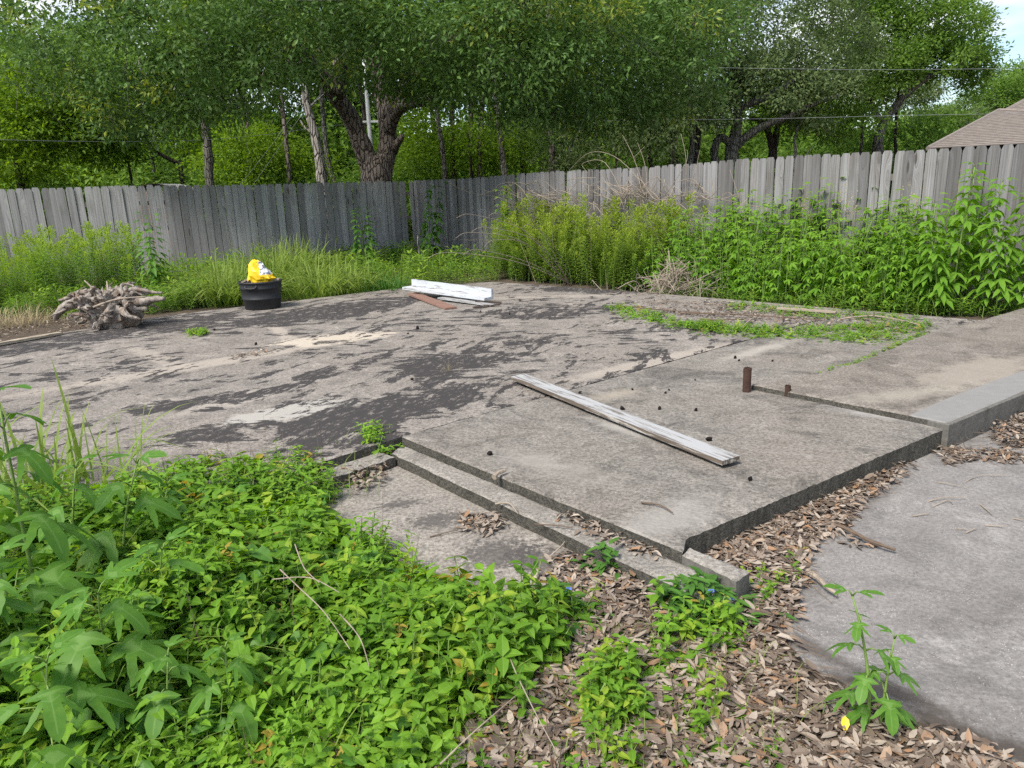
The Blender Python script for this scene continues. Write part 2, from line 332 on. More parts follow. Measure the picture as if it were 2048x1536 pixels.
def mat_drive():
    g, c, h = concrete('driveway_concrete', (0.325, 0.308, 0.295), (0.225, 0.213, 0.206), (0.275, 0.257, 0.243), 0.5, 0.5)
    for px, sx, sy, an, am in (((1930, 1470), .42, .10, -.75, .9), ((1790, 1385), .30, .06, -.6, .8), ((1650, 1310), .25, .05, -.9, .7), ((1700, 1010), .5, .10, .6, .5), ((1960, 1200), .5, .3, .4, .18), ((1850, 1080), .4, .16, .7, .15), ((2000, 1420), .4, .2, -.5, .2)):
        c = sand(g, c, P(*px), sx, sy, an, (.055, .045, .038), am, .7)
    g.color(c); g.bump(h, 0.35, 0.003); return g.m
def mat_pad():
    g, c, h = concrete('pad_concrete', (0.35, 0.32, 0.285), (0.25, 0.228, 0.205), (0.35, 0.315, 0.27), 0.2)
    for px, sx, sy in (((1000, 1110), 0.20, 0.16), ((880, 1040), 0.16, 0.10), ((1070, 1120), 0.13, 0.16), ((800, 1010), 0.14, 0.06)):
        d = g.math('ADD', g.dist2(P(*px), sx, sy, 0.3), g.math('MULTIPLY', g.math('SUBTRACT', g.noise(g.co, 30.0, 7, 0.8), 0.5), 5.0))
        c = g.mix(g.math('MULTIPLY', g.rng(d, 1.0, 0.6), 0.7), c, (0.06, 0.054, 0.052))
    g.color(c); g.bump(h, 0.5, 0.005); return g.m
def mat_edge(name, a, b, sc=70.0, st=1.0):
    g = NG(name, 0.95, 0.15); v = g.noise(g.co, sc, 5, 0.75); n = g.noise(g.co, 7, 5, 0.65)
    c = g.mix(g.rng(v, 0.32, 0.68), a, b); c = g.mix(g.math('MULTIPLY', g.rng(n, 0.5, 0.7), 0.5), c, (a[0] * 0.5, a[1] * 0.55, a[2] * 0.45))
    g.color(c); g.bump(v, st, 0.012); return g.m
M = {}
M['main'] = mat_main(); M['porch'] = mat_porch(); M['raised'] = mat_raised(); M['drive'] = mat_drive(); M['pad'] = mat_pad()
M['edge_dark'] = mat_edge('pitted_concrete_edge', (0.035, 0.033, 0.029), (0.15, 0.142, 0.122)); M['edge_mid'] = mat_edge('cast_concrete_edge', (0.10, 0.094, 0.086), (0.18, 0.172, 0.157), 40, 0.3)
M['ledge'] = concrete('ledge_concrete', (0.37, 0.345, 0.31), (0.225, 0.21, 0.19), (0.30, 0.275, 0.245), 0.5)
_g, _c, _h = M['ledge']; _g.color(_c); _g.bump(_h, 0.5, 0.005); M['ledge'] = _g.m
def mat_ground():
    g = NG('soil_and_duff', 0.95, 0.1); a = g.noise(g.co, 6, 6, 0.7); b = g.noise(g.co, 60, 5, 0.75)
    c = g.mix(g.rng(a, 0.35, 0.65), (0.055, 0.042, 0.032), (0.13, 0.10, 0.075)); c = g.mix(g.rng(b, 0.3, 0.7), g.mix(0.5, c, (0.02, 0.016, 0.013)), g.mix(0.35, c, (0.26, 0.21, 0.165)))
    g.color(c); g.bump(b, 0.8, 0.02); return g.m
M['ground'] = mat_ground()
def mat_picket(name, a, b, blue):
    g = NG(name, 0.88, 0.2); r = g.objrand()
    off = g.n.new('ShaderNodeCombineXYZ'); g.l.new(g.math('MULTIPLY', r, 37.0), off.inputs[0]); g.l.new(g.math('MULTIPLY', r, 91.0), off.inputs[2])
    ad = g.n.new('ShaderNodeVectorMath'); g.l.new(g.co, ad.inputs[0]); g.l.new(off.outputs[0], ad.inputs[1]); v = ad.outputs[0]
    kn = g.voro(g.map(v, sc=(4.2, 1.0, 1.5)), 1.0); warp = g.rng(kn, 0.0, 0.30, 0.10, 0.0, True)
    wv = g.n.new('ShaderNodeCombineXYZ'); g.l.new(warp, wv.inputs[0]); w2 = g.n.new('ShaderNodeVectorMath'); g.l.new(v, w2.inputs[0]); g.l.new(wv.outputs[0], w2.inputs[1])
    gr = g.noise(g.map(w2.outputs[0], sc=(62, 20, 1.5)), 1.0, 6, 0.72, 0.5); gr2 = g.noise(g.map(w2.outputs[0], sc=(14, 5, 0.9)), 1.0, 4, 0.6)
    c = g.mix(g.rng(gr, 0.36, 0.64), a, b); c = g.mix(g.math('MULTIPLY', g.rng(gr2, 0.45, 0.7), 0.5), c, blue)
    c = g.mix(g.rng(r, 0.0, 0.75), g.mix(0.62, c, tuple(x * 0.42 for x in a)), c)
    c = g.mix(g.math('MULTIPLY', g.rng(g.noise(v, 2.2, 4), 0.52, 0.7), 0.4), c, (0.09, 0.075, 0.06))
    c = g.mix(g.math('MULTIPLY', g.rng(kn, 0.085, 0.05), 0.8), c, (0.05, 0.04, 0.032))
    g.color(c); g.bump(gr, 0.5, 0.004); return g.m
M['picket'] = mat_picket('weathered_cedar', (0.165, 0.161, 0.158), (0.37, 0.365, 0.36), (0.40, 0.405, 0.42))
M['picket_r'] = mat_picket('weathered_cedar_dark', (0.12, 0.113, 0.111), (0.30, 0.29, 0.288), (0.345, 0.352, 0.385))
M['rail'] = plain('rail_wood', (0.14, 0.12, 0.10))
def mat_bark(name, a, b, sc=7.0, moss=None):
    g = NG(name, 0.95, 0.1); v = g.map(g.co, sc=(1, 1, 0.28)); k = g.voro(v, sc * 1.6, 'DISTANCE_TO_EDGE'); n = g.noise(v, sc * 2, 6, 0.7, 0.4)
    c = g.mix(g.rng(n, 0.3, 0.7), a, b); c = g.mix(g.rng(k, 0.10, 0.0), c, tuple(x * 0.4 for x in a))
    if moss: c = g.mix(g.math('MULTIPLY', g.rng(g.noise(g.co, 1.6, 5), 0.5, 0.68), 0.7), c, moss)
    g.color(c); g.bump(g.math('ADD', g.math('MULTIPLY', n, 0.6), g.rng(k, 0, 0.15)), 0.9, 0.05); return g.m
M['oak_bark'] = mat_bark('oak_bark', (0.105, 0.085, 0.075), (0.25, 0.215, 0.19)); M['grey_bark'] = mat_bark('grey_bark', (0.10, 0.09, 0.08), (0.235, 0.22, 0.195), 9, (0.20, 0.21, 0.17))
M['dead_bark'] = mat_bark('bleached_dead_wood', (0.22, 0.20, 0.18), (0.47, 0.44, 0.40), 6); M['dark_bark'] = mat_bark('dark_bark', (0.045, 0.038, 0.032), (0.12, 0.10, 0.085))
M['twig'] = plain('dry_twig', (0.30, 0.25, 0.20), 0.85, 0.15, 0.45, 20); M['twig_dark'] = plain('brown_twig', (0.13, 0.095, 0.07), 0.85, 0.15, 0.4, 20)
# foliage
M['oak_leaf'] = leaf_mat('oak_foliage', (0.036, 0.088, 0.024), (0.118, 0.215, 0.052), (0.32, 0.38, 0.06), 0.32, 0.42, 0.5)
M['oak_leaf2'] = leaf_mat('broadleaf_foliage', (0.075, 0.155, 0.034), (0.185, 0.31, 0.06), (0.2, 0.3, 0.04), 0.42, 0.5, 0.3)
M['bright_leaf'] = leaf_mat('bright_foliage', (0.07, 0.15, 0.02), (0.19, 0.31, 0.035), None, 0.45, 0.5, 0.3)
M['grey_leaf'] = leaf_mat('grey_green_foliage', (0.08, 0.13, 0.055), (0.18, 0.245, 0.10), None, 0.36, 0.55, 0.3)
M['dark_leaf'] = leaf_mat('undergrowth_foliage', (0.065, 0.14, 0.03), (0.16, 0.28, 0.05), None, 0.42, 0.5, 0.3)
M['ragweed'] = leaf_mat('ragweed_leaf', (0.05, 0.145, 0.020), (0.125, 0.27, 0.038), None, 0.34, 0.42, 0.45, (0.20, 0.34, 0.10))
M['ragweed_far'] = leaf_mat('ragweed_leaf_patch', (0.07, 0.175, 0.018), (0.185, 0.36, 0.04), (0.27, 0.42, 0.05), 0.40, 0.5, 0.35)
M['stem'] = plain('green_stem', (0.16, 0.25, 0.06), 0.6, 0.3, 0.3, 30, 0.1)
M['cover'] = leaf_mat('creeper_leaf', (0.065, 0.165, 0.014), (0.185, 0.36, 0.032), (0.30, 0.40, 0.04), 0.38, 0.45, 0.4, (0.22, 0.36, 0.08), (0.35, 0.27, 0.05))
M['dayflower'] = leaf_mat('dayflower_leaf', (0.045, 0.13, 0.022), (0.10, 0.23, 0.04), None, 0.3, 0.4, 0.45)
M['goldenrod'] = leaf_mat('goldenrod_leaf', (0.085, 0.16, 0.022), (0.19, 0.29, 0.04), (0.27, 0.35, 0.045), 0.38, 0.5, 0.3)
M['goldenrod_g'] = leaf_mat('green_goldenrod_leaf', (0.07, 0.16, 0.022), (0.16, 0.29, 0.035), (0.27, 0.38, 0.05), 0.38, 0.5, 0.3)
M['grass'] = leaf_mat('grass_blade', (0.085, 0.18, 0.03), (0.21, 0.33, 0.06), (0.33, 0.36, 0.11), 0.36, 0.45, 0.4)
M['dry_grass'] = leaf_mat('dry_grass_blade', (0.28, 0.24, 0.14), (0.46, 0.41, 0.27), None, 0.3, 0.7, 0.2)
def mat_litter():
    g = NG('dead_leaf', 0.6, 0.35); ch = g.sep(g.attr('lc').outputs['Vector'])
    n = g.n.new('ShaderNodeValToRGB'); g.l.new(ch[0], n.inputs[0]); e = n.color_ramp.elements
    e[0].position = 0; e[0].color = (0.075, 0.053, 0.038, 1); e[1].position = 1; e[1].color = (0.24, 0.15, 0.09, 1)
    for p, c in ((0.25, (0.145, 0.108, 0.082, 1)), (0.5, (0.24, 0.19, 0.15, 1)), (0.86, (0.40, 0.34, 0.28, 1)), (0.955, (0.30, 0.16, 0.075, 1))):
        k = e.new(p); k.color = c
    c = g.mix(g.math('MULTIPLY', g.noise(g.co, 40, 3), 0.4), n.outputs[0], (0.12, 0.09, 0.07)); g.color(c); return g.m
M['litter'] = mat_litter()
M['flower'] = plain('blue_petal', (0.16, 0.24, 0.70), 0.5, 0.3, 0.1); M['yellow_leaf'] = plain('yellowed_leaf', (0.72, 0.50, 0.04), 0.5, 0.3, 0.15)

# ------------------------------------------------------------------ setting: ground, slabs, driveway
S1, F0, FB, R0 = P(800, 872, .12)[:2], P(1366, 1104, .12)[:2], P(1372, 1077, .12)[:2], P(1888, 858, .12)[:2]
e1 = nrm(R0 - FB); e2 = nrm(S1 - F0)                       # along the driveway edge / along the ledge side
n2 = np.array([-e2[1], e2[0]]);  n2 = n2 if n2 @ (np.array([-1.0, 2.0]) - S1) > 0 else -n2      # away from the porch, over the pad
eb = np.array([0.70, 0.714])
MAINF = S1 - eb * 3.2
BACKL, BACKC, BACKR = np.array([-7.9, 4.6]), np.array([-0.95, 12.05]), np.array([5.2, 6.9])
JF = S1 + nrm(P(1415, 700, .12)[:2] - S1) * 5.2
BACKC = P(985, 563.5, .12)[:2]
MAIN = np.vstack([[S1, MAINF, BACKL], XY([(-60, 700), (140, 662), (330, 631), (640, 595), (800, 576)], .12), [BACKC], XY([(1260, 582)], .12), [BACKR, JF]])
PORCH = np.array([F0, FB, R0, R0 + e1 * 4.2, JF + np.array([0.03, -0.03]), S1 + np.array([0.012, -0.012])])
def wob_poly(poly, step, amp, seed, scale=6.0, only=None):
    out, edge = [], []
    for i in range(len(poly)):
        a, b = poly[i], poly[(i + 1) % len(poly)]; L = np.linalg.norm(b - a); n = max(1, int(L / step)); nn = np.array([(b - a)[1], -(b - a)[0]]) / L
        for k in range(n):
            p = a + (b - a) * k / n; am = amp[i] if hasattr(amp, '__len__') else amp
            j = (vnoise(np.array([[p[0] + seed, p[1]]]), scale * .5)[0] - 0.5) * 1.2 + (vnoise(np.array([[p[0] - seed, p[1]]]), scale * 4)[0] - 0.5)
            out.append(p + nn * j * am * (1 if k else 0.2)); edge.append(i)
    return np.array(out), edge
def slab(name, poly, z0, z1, mat_top, mat_side, step=0.05, amp=0.004, seed=1.0, chip=0.010, parent=None, side_for=None):
    poly = np.asarray(poly, float)
    area = np.sum(poly[:, 0] * np.roll(poly[:, 1], -1) - np.roll(poly[:, 0], -1) * poly[:, 1])
    if area < 0: poly = poly[::-1]; amp = list(reversed(amp[:-1])) + [amp[-1]] if hasattr(amp, '__len__') else amp
    o, edge = wob_poly(poly, step, amp, seed); n = len(o); r = np.random.default_rng(int(seed * 100))
    tg = nrm(np.roll(o, -1, 0) - np.roll(o, 1, 0)); out_n = np.c_[tg[:, 1], -tg[:, 0]]
    am = np.array([amp[e] if hasattr(amp, '__len__') else amp for e in edge])
    rings = [(z1, -chip * (0.6 + r.random(n)) - am * 1.4 * r.random(n) ** 2 - np.where(am > .0025, .034, 0) * np.clip(vnoise(o + seed, 4.5) - .58, 0, 1)), (z1 - chip * 0.7, am * r.normal(size=n) * .3), (z0 + (z1 - z0) * .62, am * (r.normal(size=n) * .2)), (z0 + (z1 - z0) * .3, am * (r.normal(size=n) * .2)), (z0, np.zeros(n))]
    V, Fc = [], []
    for z, d in rings:
        q = o + out_n * np.asarray(d)[:, None]; V += [(a, b, z + (r.normal() * am[i] * .25 if 0 < z - z0 < z1 - z0 - .001 else 0)) for i, (a, b) in enumerate(q)]
    cv, _, cf, *_ = delaunay_2d_cdt([Vector(q[:2]) for q in V[:n]], [], [list(range(n))], 1, 1e-6); base = len(V); V += [(q.x, q.y, z1) for q in cv]; Fc += [[base + t for t in f] for f in cf]; nc = len(cf)
    for k in range(len(rings) - 1):
        for i in range(n): j = (i + 1) % n; Fc.append([k * n + i, (k + 1) * n + i, (k + 1) * n + j, k * n + j])
    me = bpy.data.meshes.new(name); me.from_pydata(V, [], Fc); me.materials.append(mat_top); me.materials.append(mat_side)
    mi = [0] * nc + [0] * n + [1] * (n * 3); me.polygons.foreach_set('material_index', mi); me.update()
    ob = link(name, me, parent)
    if parent is None: ob['kind'] = 'structure'
    return ob
DRIVE = np.vstack([XY([(1490, 1190), (1570, 1290), (1640, 1345), (1760, 1400), (1880, 1470), (2010, 1530)]), [[2.2, 0.6], [9, 2.5], [9, 8.0], [5.5, 6.9]], [R0 + e1 * 4.2 - 0.01 * e2, F0 + e2 * 0.3 + e1 * 0.3]])
PADC = S1 + n2 * 0.1; PAD = np.array([F0 + n2 * .05 + e2 * .12, PADC - e2 * 0.02, PADC + n2 * 1.25, F0 + n2 * 1.05 + e2 * 0.55, F0 + n2 * 0.55 + e2 * .35])
def ground_h(p):
    p = np.asarray(p, float); h = 0.012 + 0.03 * (vnoise(p, 1.3) - .5) + 0.012 * (vnoise(p, 7.0) - .5)
    for poly in (DRIVE, MAIN, PORCH, PAD):
        d = poly_dist(p, poly) + 0.05 * (vnoise(p, 5.0) - 0.5); h = np.where(d > -0.03, np.minimum(h, np.interp(d, [-0.03, 0.03, 0.12], [0.02, -0.006, -0.05])), h)
    return h
gx = np.concatenate([-np.geomspace(400, 9, 22), np.arange(-8.5, 9, 0.10), np.geomspace(9.5, 400, 22)]); gy = np.concatenate([[-300, -100, -40, -15, -6, -2], np.arange(-1, 13, 0.10), np.geomspace(13.5, 600, 30)])
GX, GY = np.meshgrid(gx, gy, indexing='ij'); gp = np.c_[GX.ravel(), GY.ravel()]; gh = ground_h(gp)
gi, gj = np.meshgrid(np.arange(len(gx) - 1), np.arange(len(gy) - 1), indexing='ij'); w_ = len(gy)
gq = np.stack([gi * w_ + gj, (gi + 1) * w_ + gj, (gi + 1) * w_ + gj + 1, gi * w_ + gj + 1], -1).reshape(-1, 4)
go = MB().add(np.c_[gp, gh], None, gq).build('ground', M['ground'], None, True); go['kind'] = 'structure'; go['label'] = 'bare brown soil and leaf duff across the whole yard'
o = slab('driveway', DRIVE, -0.12, 0.0, M['drive'], M['edge_mid'], 0.08, 0.01, 2.0); o['label'] = 'grey concrete driveway beside the raised slab'
o = slab('garden_pad', PAD, -0.1, 0.004, M['pad'], M['edge_mid'], 0.06, 0.006, 3.0); o['label'] = 'low sandy concrete pad in front of the stepped ledge'
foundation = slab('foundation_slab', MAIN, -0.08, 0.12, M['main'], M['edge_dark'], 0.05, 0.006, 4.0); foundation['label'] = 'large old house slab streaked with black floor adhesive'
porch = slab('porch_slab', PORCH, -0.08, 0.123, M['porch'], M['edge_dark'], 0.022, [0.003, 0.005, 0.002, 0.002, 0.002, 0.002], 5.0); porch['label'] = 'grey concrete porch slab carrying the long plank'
rc = P(1893, 845, .163)[:2]
RAISED = np.array([P(1503, 768, .163)[:2], rc, rc + e1 * 4.3, P(1985, 637, .163)[:2] + np.array([.9, .7]), P(1960, 640, .163)[:2], P(1850, 668, .163)[:2], P(1716, 724, .163)[:2], P(1640, 746, .163)[:2]])
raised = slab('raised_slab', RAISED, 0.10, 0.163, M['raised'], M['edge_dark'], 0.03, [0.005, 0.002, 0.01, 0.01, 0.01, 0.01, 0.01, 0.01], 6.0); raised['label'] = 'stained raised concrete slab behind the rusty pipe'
# smooth cast kerb face under the raised slab's front edge
d_out = np.array([e1[1], -e1[0]])
kerb = slab('cast_kerb', np.array([rc - e1 * .012 + d_out * .022, rc + e1 * 4.3 + d_out * .022, rc + e1 * 4.3 - d_out * .10, rc - e1 * .012 - d_out * .10]), -0.04, 0.157, M['edge_mid'], M['edge_mid'], 0.1, 0.0015, 7.0, 0.006); kerb['label'] = 'smooth cast concrete kerb face along the driveway'
lw = 0.135
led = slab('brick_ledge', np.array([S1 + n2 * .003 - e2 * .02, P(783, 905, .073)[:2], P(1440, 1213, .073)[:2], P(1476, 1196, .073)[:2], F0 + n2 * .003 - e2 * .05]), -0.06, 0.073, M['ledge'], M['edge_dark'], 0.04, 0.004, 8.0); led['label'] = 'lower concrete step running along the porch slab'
blk = slab('end_block', XY([(1365, 1108), (1379, 1093), (1499, 1141), (1473, 1161)], .116), -0.05, 0.116, M['ledge'], M['edge_mid'], 0.02, 0.004, 9.0); blk['label'] = 'broken-off concrete block at the end of the step'
na = np.array([eb[1], -eb[0]])
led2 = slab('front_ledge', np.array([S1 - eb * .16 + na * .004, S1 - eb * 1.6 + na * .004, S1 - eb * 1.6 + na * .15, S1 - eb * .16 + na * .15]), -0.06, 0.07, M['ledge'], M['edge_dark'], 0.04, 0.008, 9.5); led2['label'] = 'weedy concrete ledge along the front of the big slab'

# ------------------------------------------------------------------ fences
def picket_mesh(w, seed):
    r = np.random.default_rng(seed); h, t = 1.0, 0.017; e = 0.024; d = 0.028
    pr = np.array([(-w / 2, 0), (w / 2, 0), (w / 2, h - d), (w / 2 - e, h), (-w / 2 + e, h), (-w / 2, h - d)])
    zs = np.linspace(0, h, 5)
    V = np.array([(x, -t / 2, z) for x, z in pr] + [(x, t / 2, z) for x, z in pr]); n = 6
    Q = [[i, (i + 1) % n, n + (i + 1) % n, n + i] for i in range(n)]
    b = MB(); b.add(V, None, [[0, 5, 2, 1][::-1], [5, 4, 3, 2][::-1], [6, 7, 8, 11][::-1], [11, 8, 9, 10][::-1]] + Q); return b
def fence(name, a, b, ta, tb, pitch, mat, label, seed, odd=()):
    a, b = np.asarray(a[:2], float), np.asarray(b[:2], float); L = np.linalg.norm(b - a); dr = (b - a) / L; ang = math.atan2(dr[1], dr[0]); n = int(L / pitch); r = np.random.default_rng(seed)
    root = empty(name, (a[0], a[1], 0), ang); tag(root, label, 'fence', 'board fences round the yard')
    ms = [picket_mesh(pitch * k, s).mesh('picket', mat) for s, k in enumerate((0.955, 0.97, 0.945, 0.965))]
    for i in range(n):
        x = (i + .5) * pitch; f = x / L; top = ta + (tb - ta) * f; o = link('picket', ms[r.integers(4)], root)
        wv = 0.012 * math.sin(x * 1.3 + seed)
        tilt = r.normal() * 0.005 + (0.011 * math.sin(i * 0.7) if any(lo < f < hi for lo, hi in odd) else 0)
        o.location = (x, 0.004 * (i % 2) + r.normal() * 0.002, -0.03); o.scale = (1, 1, top + 0.03 + wv + r.normal() * 0.006); o.rotation_euler = (r.normal() * 0.006, tilt, r.normal() * 0.012)
    rl = MB().box((0, -.02, 0), (L, .02, .085))
    for z in (.35, .95, 1.5):
        o = rl.build('rail', M['rail'], root); o.location = (0, 0.036, z)
    pm = MB().box((-.045, -.045, -.1), (.045, .045, 1.7)).mesh('post', M['rail'])
    for k in range(int(L / 2.4) + 1):
        o = link('post', pm, root); o.location = (min(k * 2.4 + .05, L - .05), 0.105, 0)
    return root
FL, FC, FR = P(0, 567)[:2], P(830, 518)[:2], P(2048, 608)[:2]
dl, dr_ = nrm(FL - FC), nrm(FR - FC)
fence('wooden_fence', FL + dl * 2.5, FC, 1.97, 1.83, 0.156, M['picket'], 'grey weathered board fence along the back, behind the black tub', 1, ((.33, .48),))
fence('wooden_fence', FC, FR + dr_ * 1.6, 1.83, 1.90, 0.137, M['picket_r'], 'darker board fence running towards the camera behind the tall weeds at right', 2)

# ------------------------------------------------------------------ leaf templates
def leaf2(w=0.45, fold=0.10, bend=0.12):
    return MB().add([(0, 0, 0), (w / 2, .45, fold), (0, 1, -bend), (-w / 2, .45, fold)], [[0, 1, 2], [0, 2, 3]], None, [(.5, .5, 1, 0), (.5, .5, 0, 0), (.5, .5, 1, 0), (.5, .5, 0, 0)])
def ribbon_leaf(w=0.4, prof=((.2, .7), (.5, 1.0), (.8, .6)), droop=0.3, fold=0.12, wave=0.0):
    V, C = [(0, 0, 0)], [(.5, .5, 1, 0)]; T, Q = [], []
    for k, (t, f) in enumerate(prof):
        z = -droop * t * t; wv = wave * (-1) ** k
        V += [(-w / 2 * f, t * (1 - .06 * droop), z + fold * f * w + wv * w), (0, t, z), (w / 2 * f, t * (1 - .06 * droop), z + fold * f * w - wv * w)]; C += [(.5, .5, 0, 0), (.5, .5, 1, 0), (.5, .5, 0, 0)]
    V.append((0, 1, -droop)); C.append((.5, .5, 1, 0)); n = len(prof)
    T += [(0, 2, 1), (0, 3, 2)]
    for k in range(n - 1):
        a, b = 1 + 3 * k, 4 + 3 * k; Q += [(a, a + 1, b + 1, b), (a + 1, a + 2, b + 2, b + 1)]
    a = 1 + 3 * (n - 1); e = len(V) - 1; T += [(a, a + 1, e), (a + 1, a + 2, e)]
    return MB().add(V, T, Q, C)
HALF5 = [(0, 0), (.09, -.035), (.26, -.02), (.50, .05), (.36, .14), (.17, .17), (.38, .33), (.66, .62), (.44, .56), (.17, .36), (.22, .58), (.20, .78), (.10, .92), (0, 1)]
HALF3 = [(0, 0), (.10, .0), (.22, .09), (.36, .24), (.62, .56), (.42, .50), (.16, .33), (.26, .60), (.20, .78), (.10, .92), (0, 1)]
HALF1 = [(0, 0), (.08, .03), (.20, .16), (.26, .36), (.22, .58), (.13, .80), (0, 1)]
def lobed_leaf(seed=0, lobes=5, droop=0.35, wide=1.0):
    """broad palm-lobed blade with toothed edge, folded along its veins and drooping to the tips"""
    r = np.random.default_rng(seed); half = np.array({5: HALF5, 3: HALF3, 1: HALF1}[lobes]); tips = {5: [(.62, .54), (.47, .05)], 3: [(.60, .49)], 1: []}[lobes]
    def side(sgn):
        pts = []
        for a, b in zip(half[:-1], half[1:]):
            n = max(1, int(np.linalg.norm(b - a) / .085))
            for k in range(n):
                q = a + (b - a) * k / n; nn = np.array([(b - a)[1], -(b - a)[0]]); nn = nn / (np.linalg.norm(nn) + 1e-9); q = q + nn * ((.014 if k % 2 else -.006) + r.normal() * .006) * (0 if len(pts) == 0 else 1); pts.append((q[0] * sgn * wide, q[1]))
        return pts
    R_, L_ = side(1), side(-1); out = R_ + [(0, 1)] + L_[1:][::-1]; n = len(out); pts = [Vector(p) for p in out]
    veins = [((0, .02), (0, .97))] + [((0, .06), (sx * t[0] * wide, t[1])) for t in tips for sx in (1, -1)]; inner = []
    for a, b in veins:
        a, b = np.array(a), np.array(b); inner += [tuple(a + (b - a) * k) for k in (.12, .3, .5, .7, .88)]
    pts += [Vector(p) for p in inner]; v, e, f, *_ = delaunay_2d_cdt(pts, [], [list(range(n))], 1, 1e-5); v = np.array([(q.x, q.y) for q in v])
    dv = np.full(len(v), 9.0)
    for a, b in veins:
        a, b = np.array(a), np.array(b); t = np.clip(((v - a) @ (b - a)) / ((b - a) @ (b - a)), 0, 1); dv = np.minimum(dv, np.linalg.norm(v - a - t[:, None] * (b - a), axis=1))
    rad = np.hypot(v[:, 0], v[:, 1]); z = dv * .32 - droop * (.55 * v[:, 1] ** 2 + .75 * v[:, 0] ** 2) + .02 * np.sin(v[:, 0] * 11 + seed) * rad
    C = np.c_[np.full((len(v), 2), .5), np.clip(1 - dv / .05, 0, 1), np.zeros(len(v))]
    return MB().add(np.c_[v, z], [t for t in f if len(t) == 3], None, C)
L_OAK = ribbon_leaf(0.46, ((.48, 1.0),), 0.15, 0.14); L_TINY = leaf2(0.5); L_OVATE = ribbon_leaf(0.52, ((.22, .82), (.5, 1.0), (.8, .5)), 0.22, 0.14); L_LANCE = ribbon_leaf(0.17, ((.45, 1.0),), 0.30, 0.12)
TW = MB().tube([(0, 0, 0), (0, .5, .02), (0, 1, 0)], [1, .7, .3], 3, cap=False)

# ------------------------------------------------------------------ trees
def foliage_blob(b, r, c, rad, n_clump, n_leaf, clump_r, size, tmpl, droop=0.0, shell=0.55, tip_p=0.0):
    """leaf clumps spread through an ellipsoid, denser towards its skin"""
    rad = np.asarray(rad, float); u = rand_dirs(r, n_clump); cr = (shell + (1 - shell) * r.random(n_clump)) ** 0.6 * (0.72 + .5 * vnoise(u * 2 + c[0], 1.3))
    cc = np.asarray(c) + u * cr[:, None] * rad; m_ = n_clump * n_leaf; k = np.repeat(np.arange(n_clump), n_leaf)
    off = r.normal(size=(m_, 3)) * clump_r * np.array([1, 1, .62]); p = cc[k] + off
    out = nrm(off + u[k] * clump_r * .6); ax = nrm(out + r.normal(size=(m_, 3)) * .55 + np.array([0, 0, -droop])); nn = nrm(r.normal(size=(m_, 3)) * .55 + np.array([0, 0, 1.0]) + out * .35)
    g = r.random(n_clump)[k]; t0 = len(b.c)
    b.scatter(tmpl, p, basis(ax, nn), size * (0.65 + .7 * r.random(m_)), r.random(m_), g)
    if tip_p > 0:
        tipc = (r.random(n_clump) < tip_p)[k] * (0.35 + .65 * r.random(m_)); nv = tmpl.n; b.c[-1][:, 3] = np.repeat(tipc, nv)
    return cc
def limb(b, pts, r0, r1, r, n=14, sides=8, wob=.06):
    q = smooth_path(pts, n); t = np.linspace(0, 1, n); b.tube(q, r0 + (r1 - r0) * t ** .85, sides, 0, None, True, wob, r); return q
def tree(name, base, label, trunk_fn, blobs, leaf_key, bark_key, size, tmpl, seed, group='trees standing beyond the fence', dens=1.0, droop=0.0, twigs=0, tip_p=0.0, clump=(60, .30)):
    r = np.random.default_rng(seed); base = np.asarray(base, float); root = empty(name, base); tag(root, label, 'tree', group)
    tb = MB(); trunk_fn(tb, r); tb.build('trunk', M[bark_key], root, True)
    cb, tw = MB(), MB()
    for (c, rad, n) in blobs:
        cc = foliage_blob(cb, r, np.asarray(c, float), rad, int(n * dens), clump[0], clump[1], size, tmpl, droop, .7, tip_p)
        if twigs:
            k = r.integers(len(cc), size=twigs); st = np.asarray(c) * .25 + cc[k] * .75 + r.normal(size=(twigs, 3)) * .2; dd = cc[k] - st + np.array([0, 0, -.35]) + r.normal(size=(twigs, 3)) * .3
            ln = .5 + r.random(twigs) * .8; tw.scatter(TW, st, basis(dd, np.array([.2, .1, 1.0]) + 0 * dd), np.c_[np.full(twigs, .008), ln, np.full(twigs, .008)])
    cr = cb.build('crown', M[leaf_key], root)
    if twigs: tw.build('twigs', M['grey_bark'], cr)['kind'] = 'stuff'
    return root
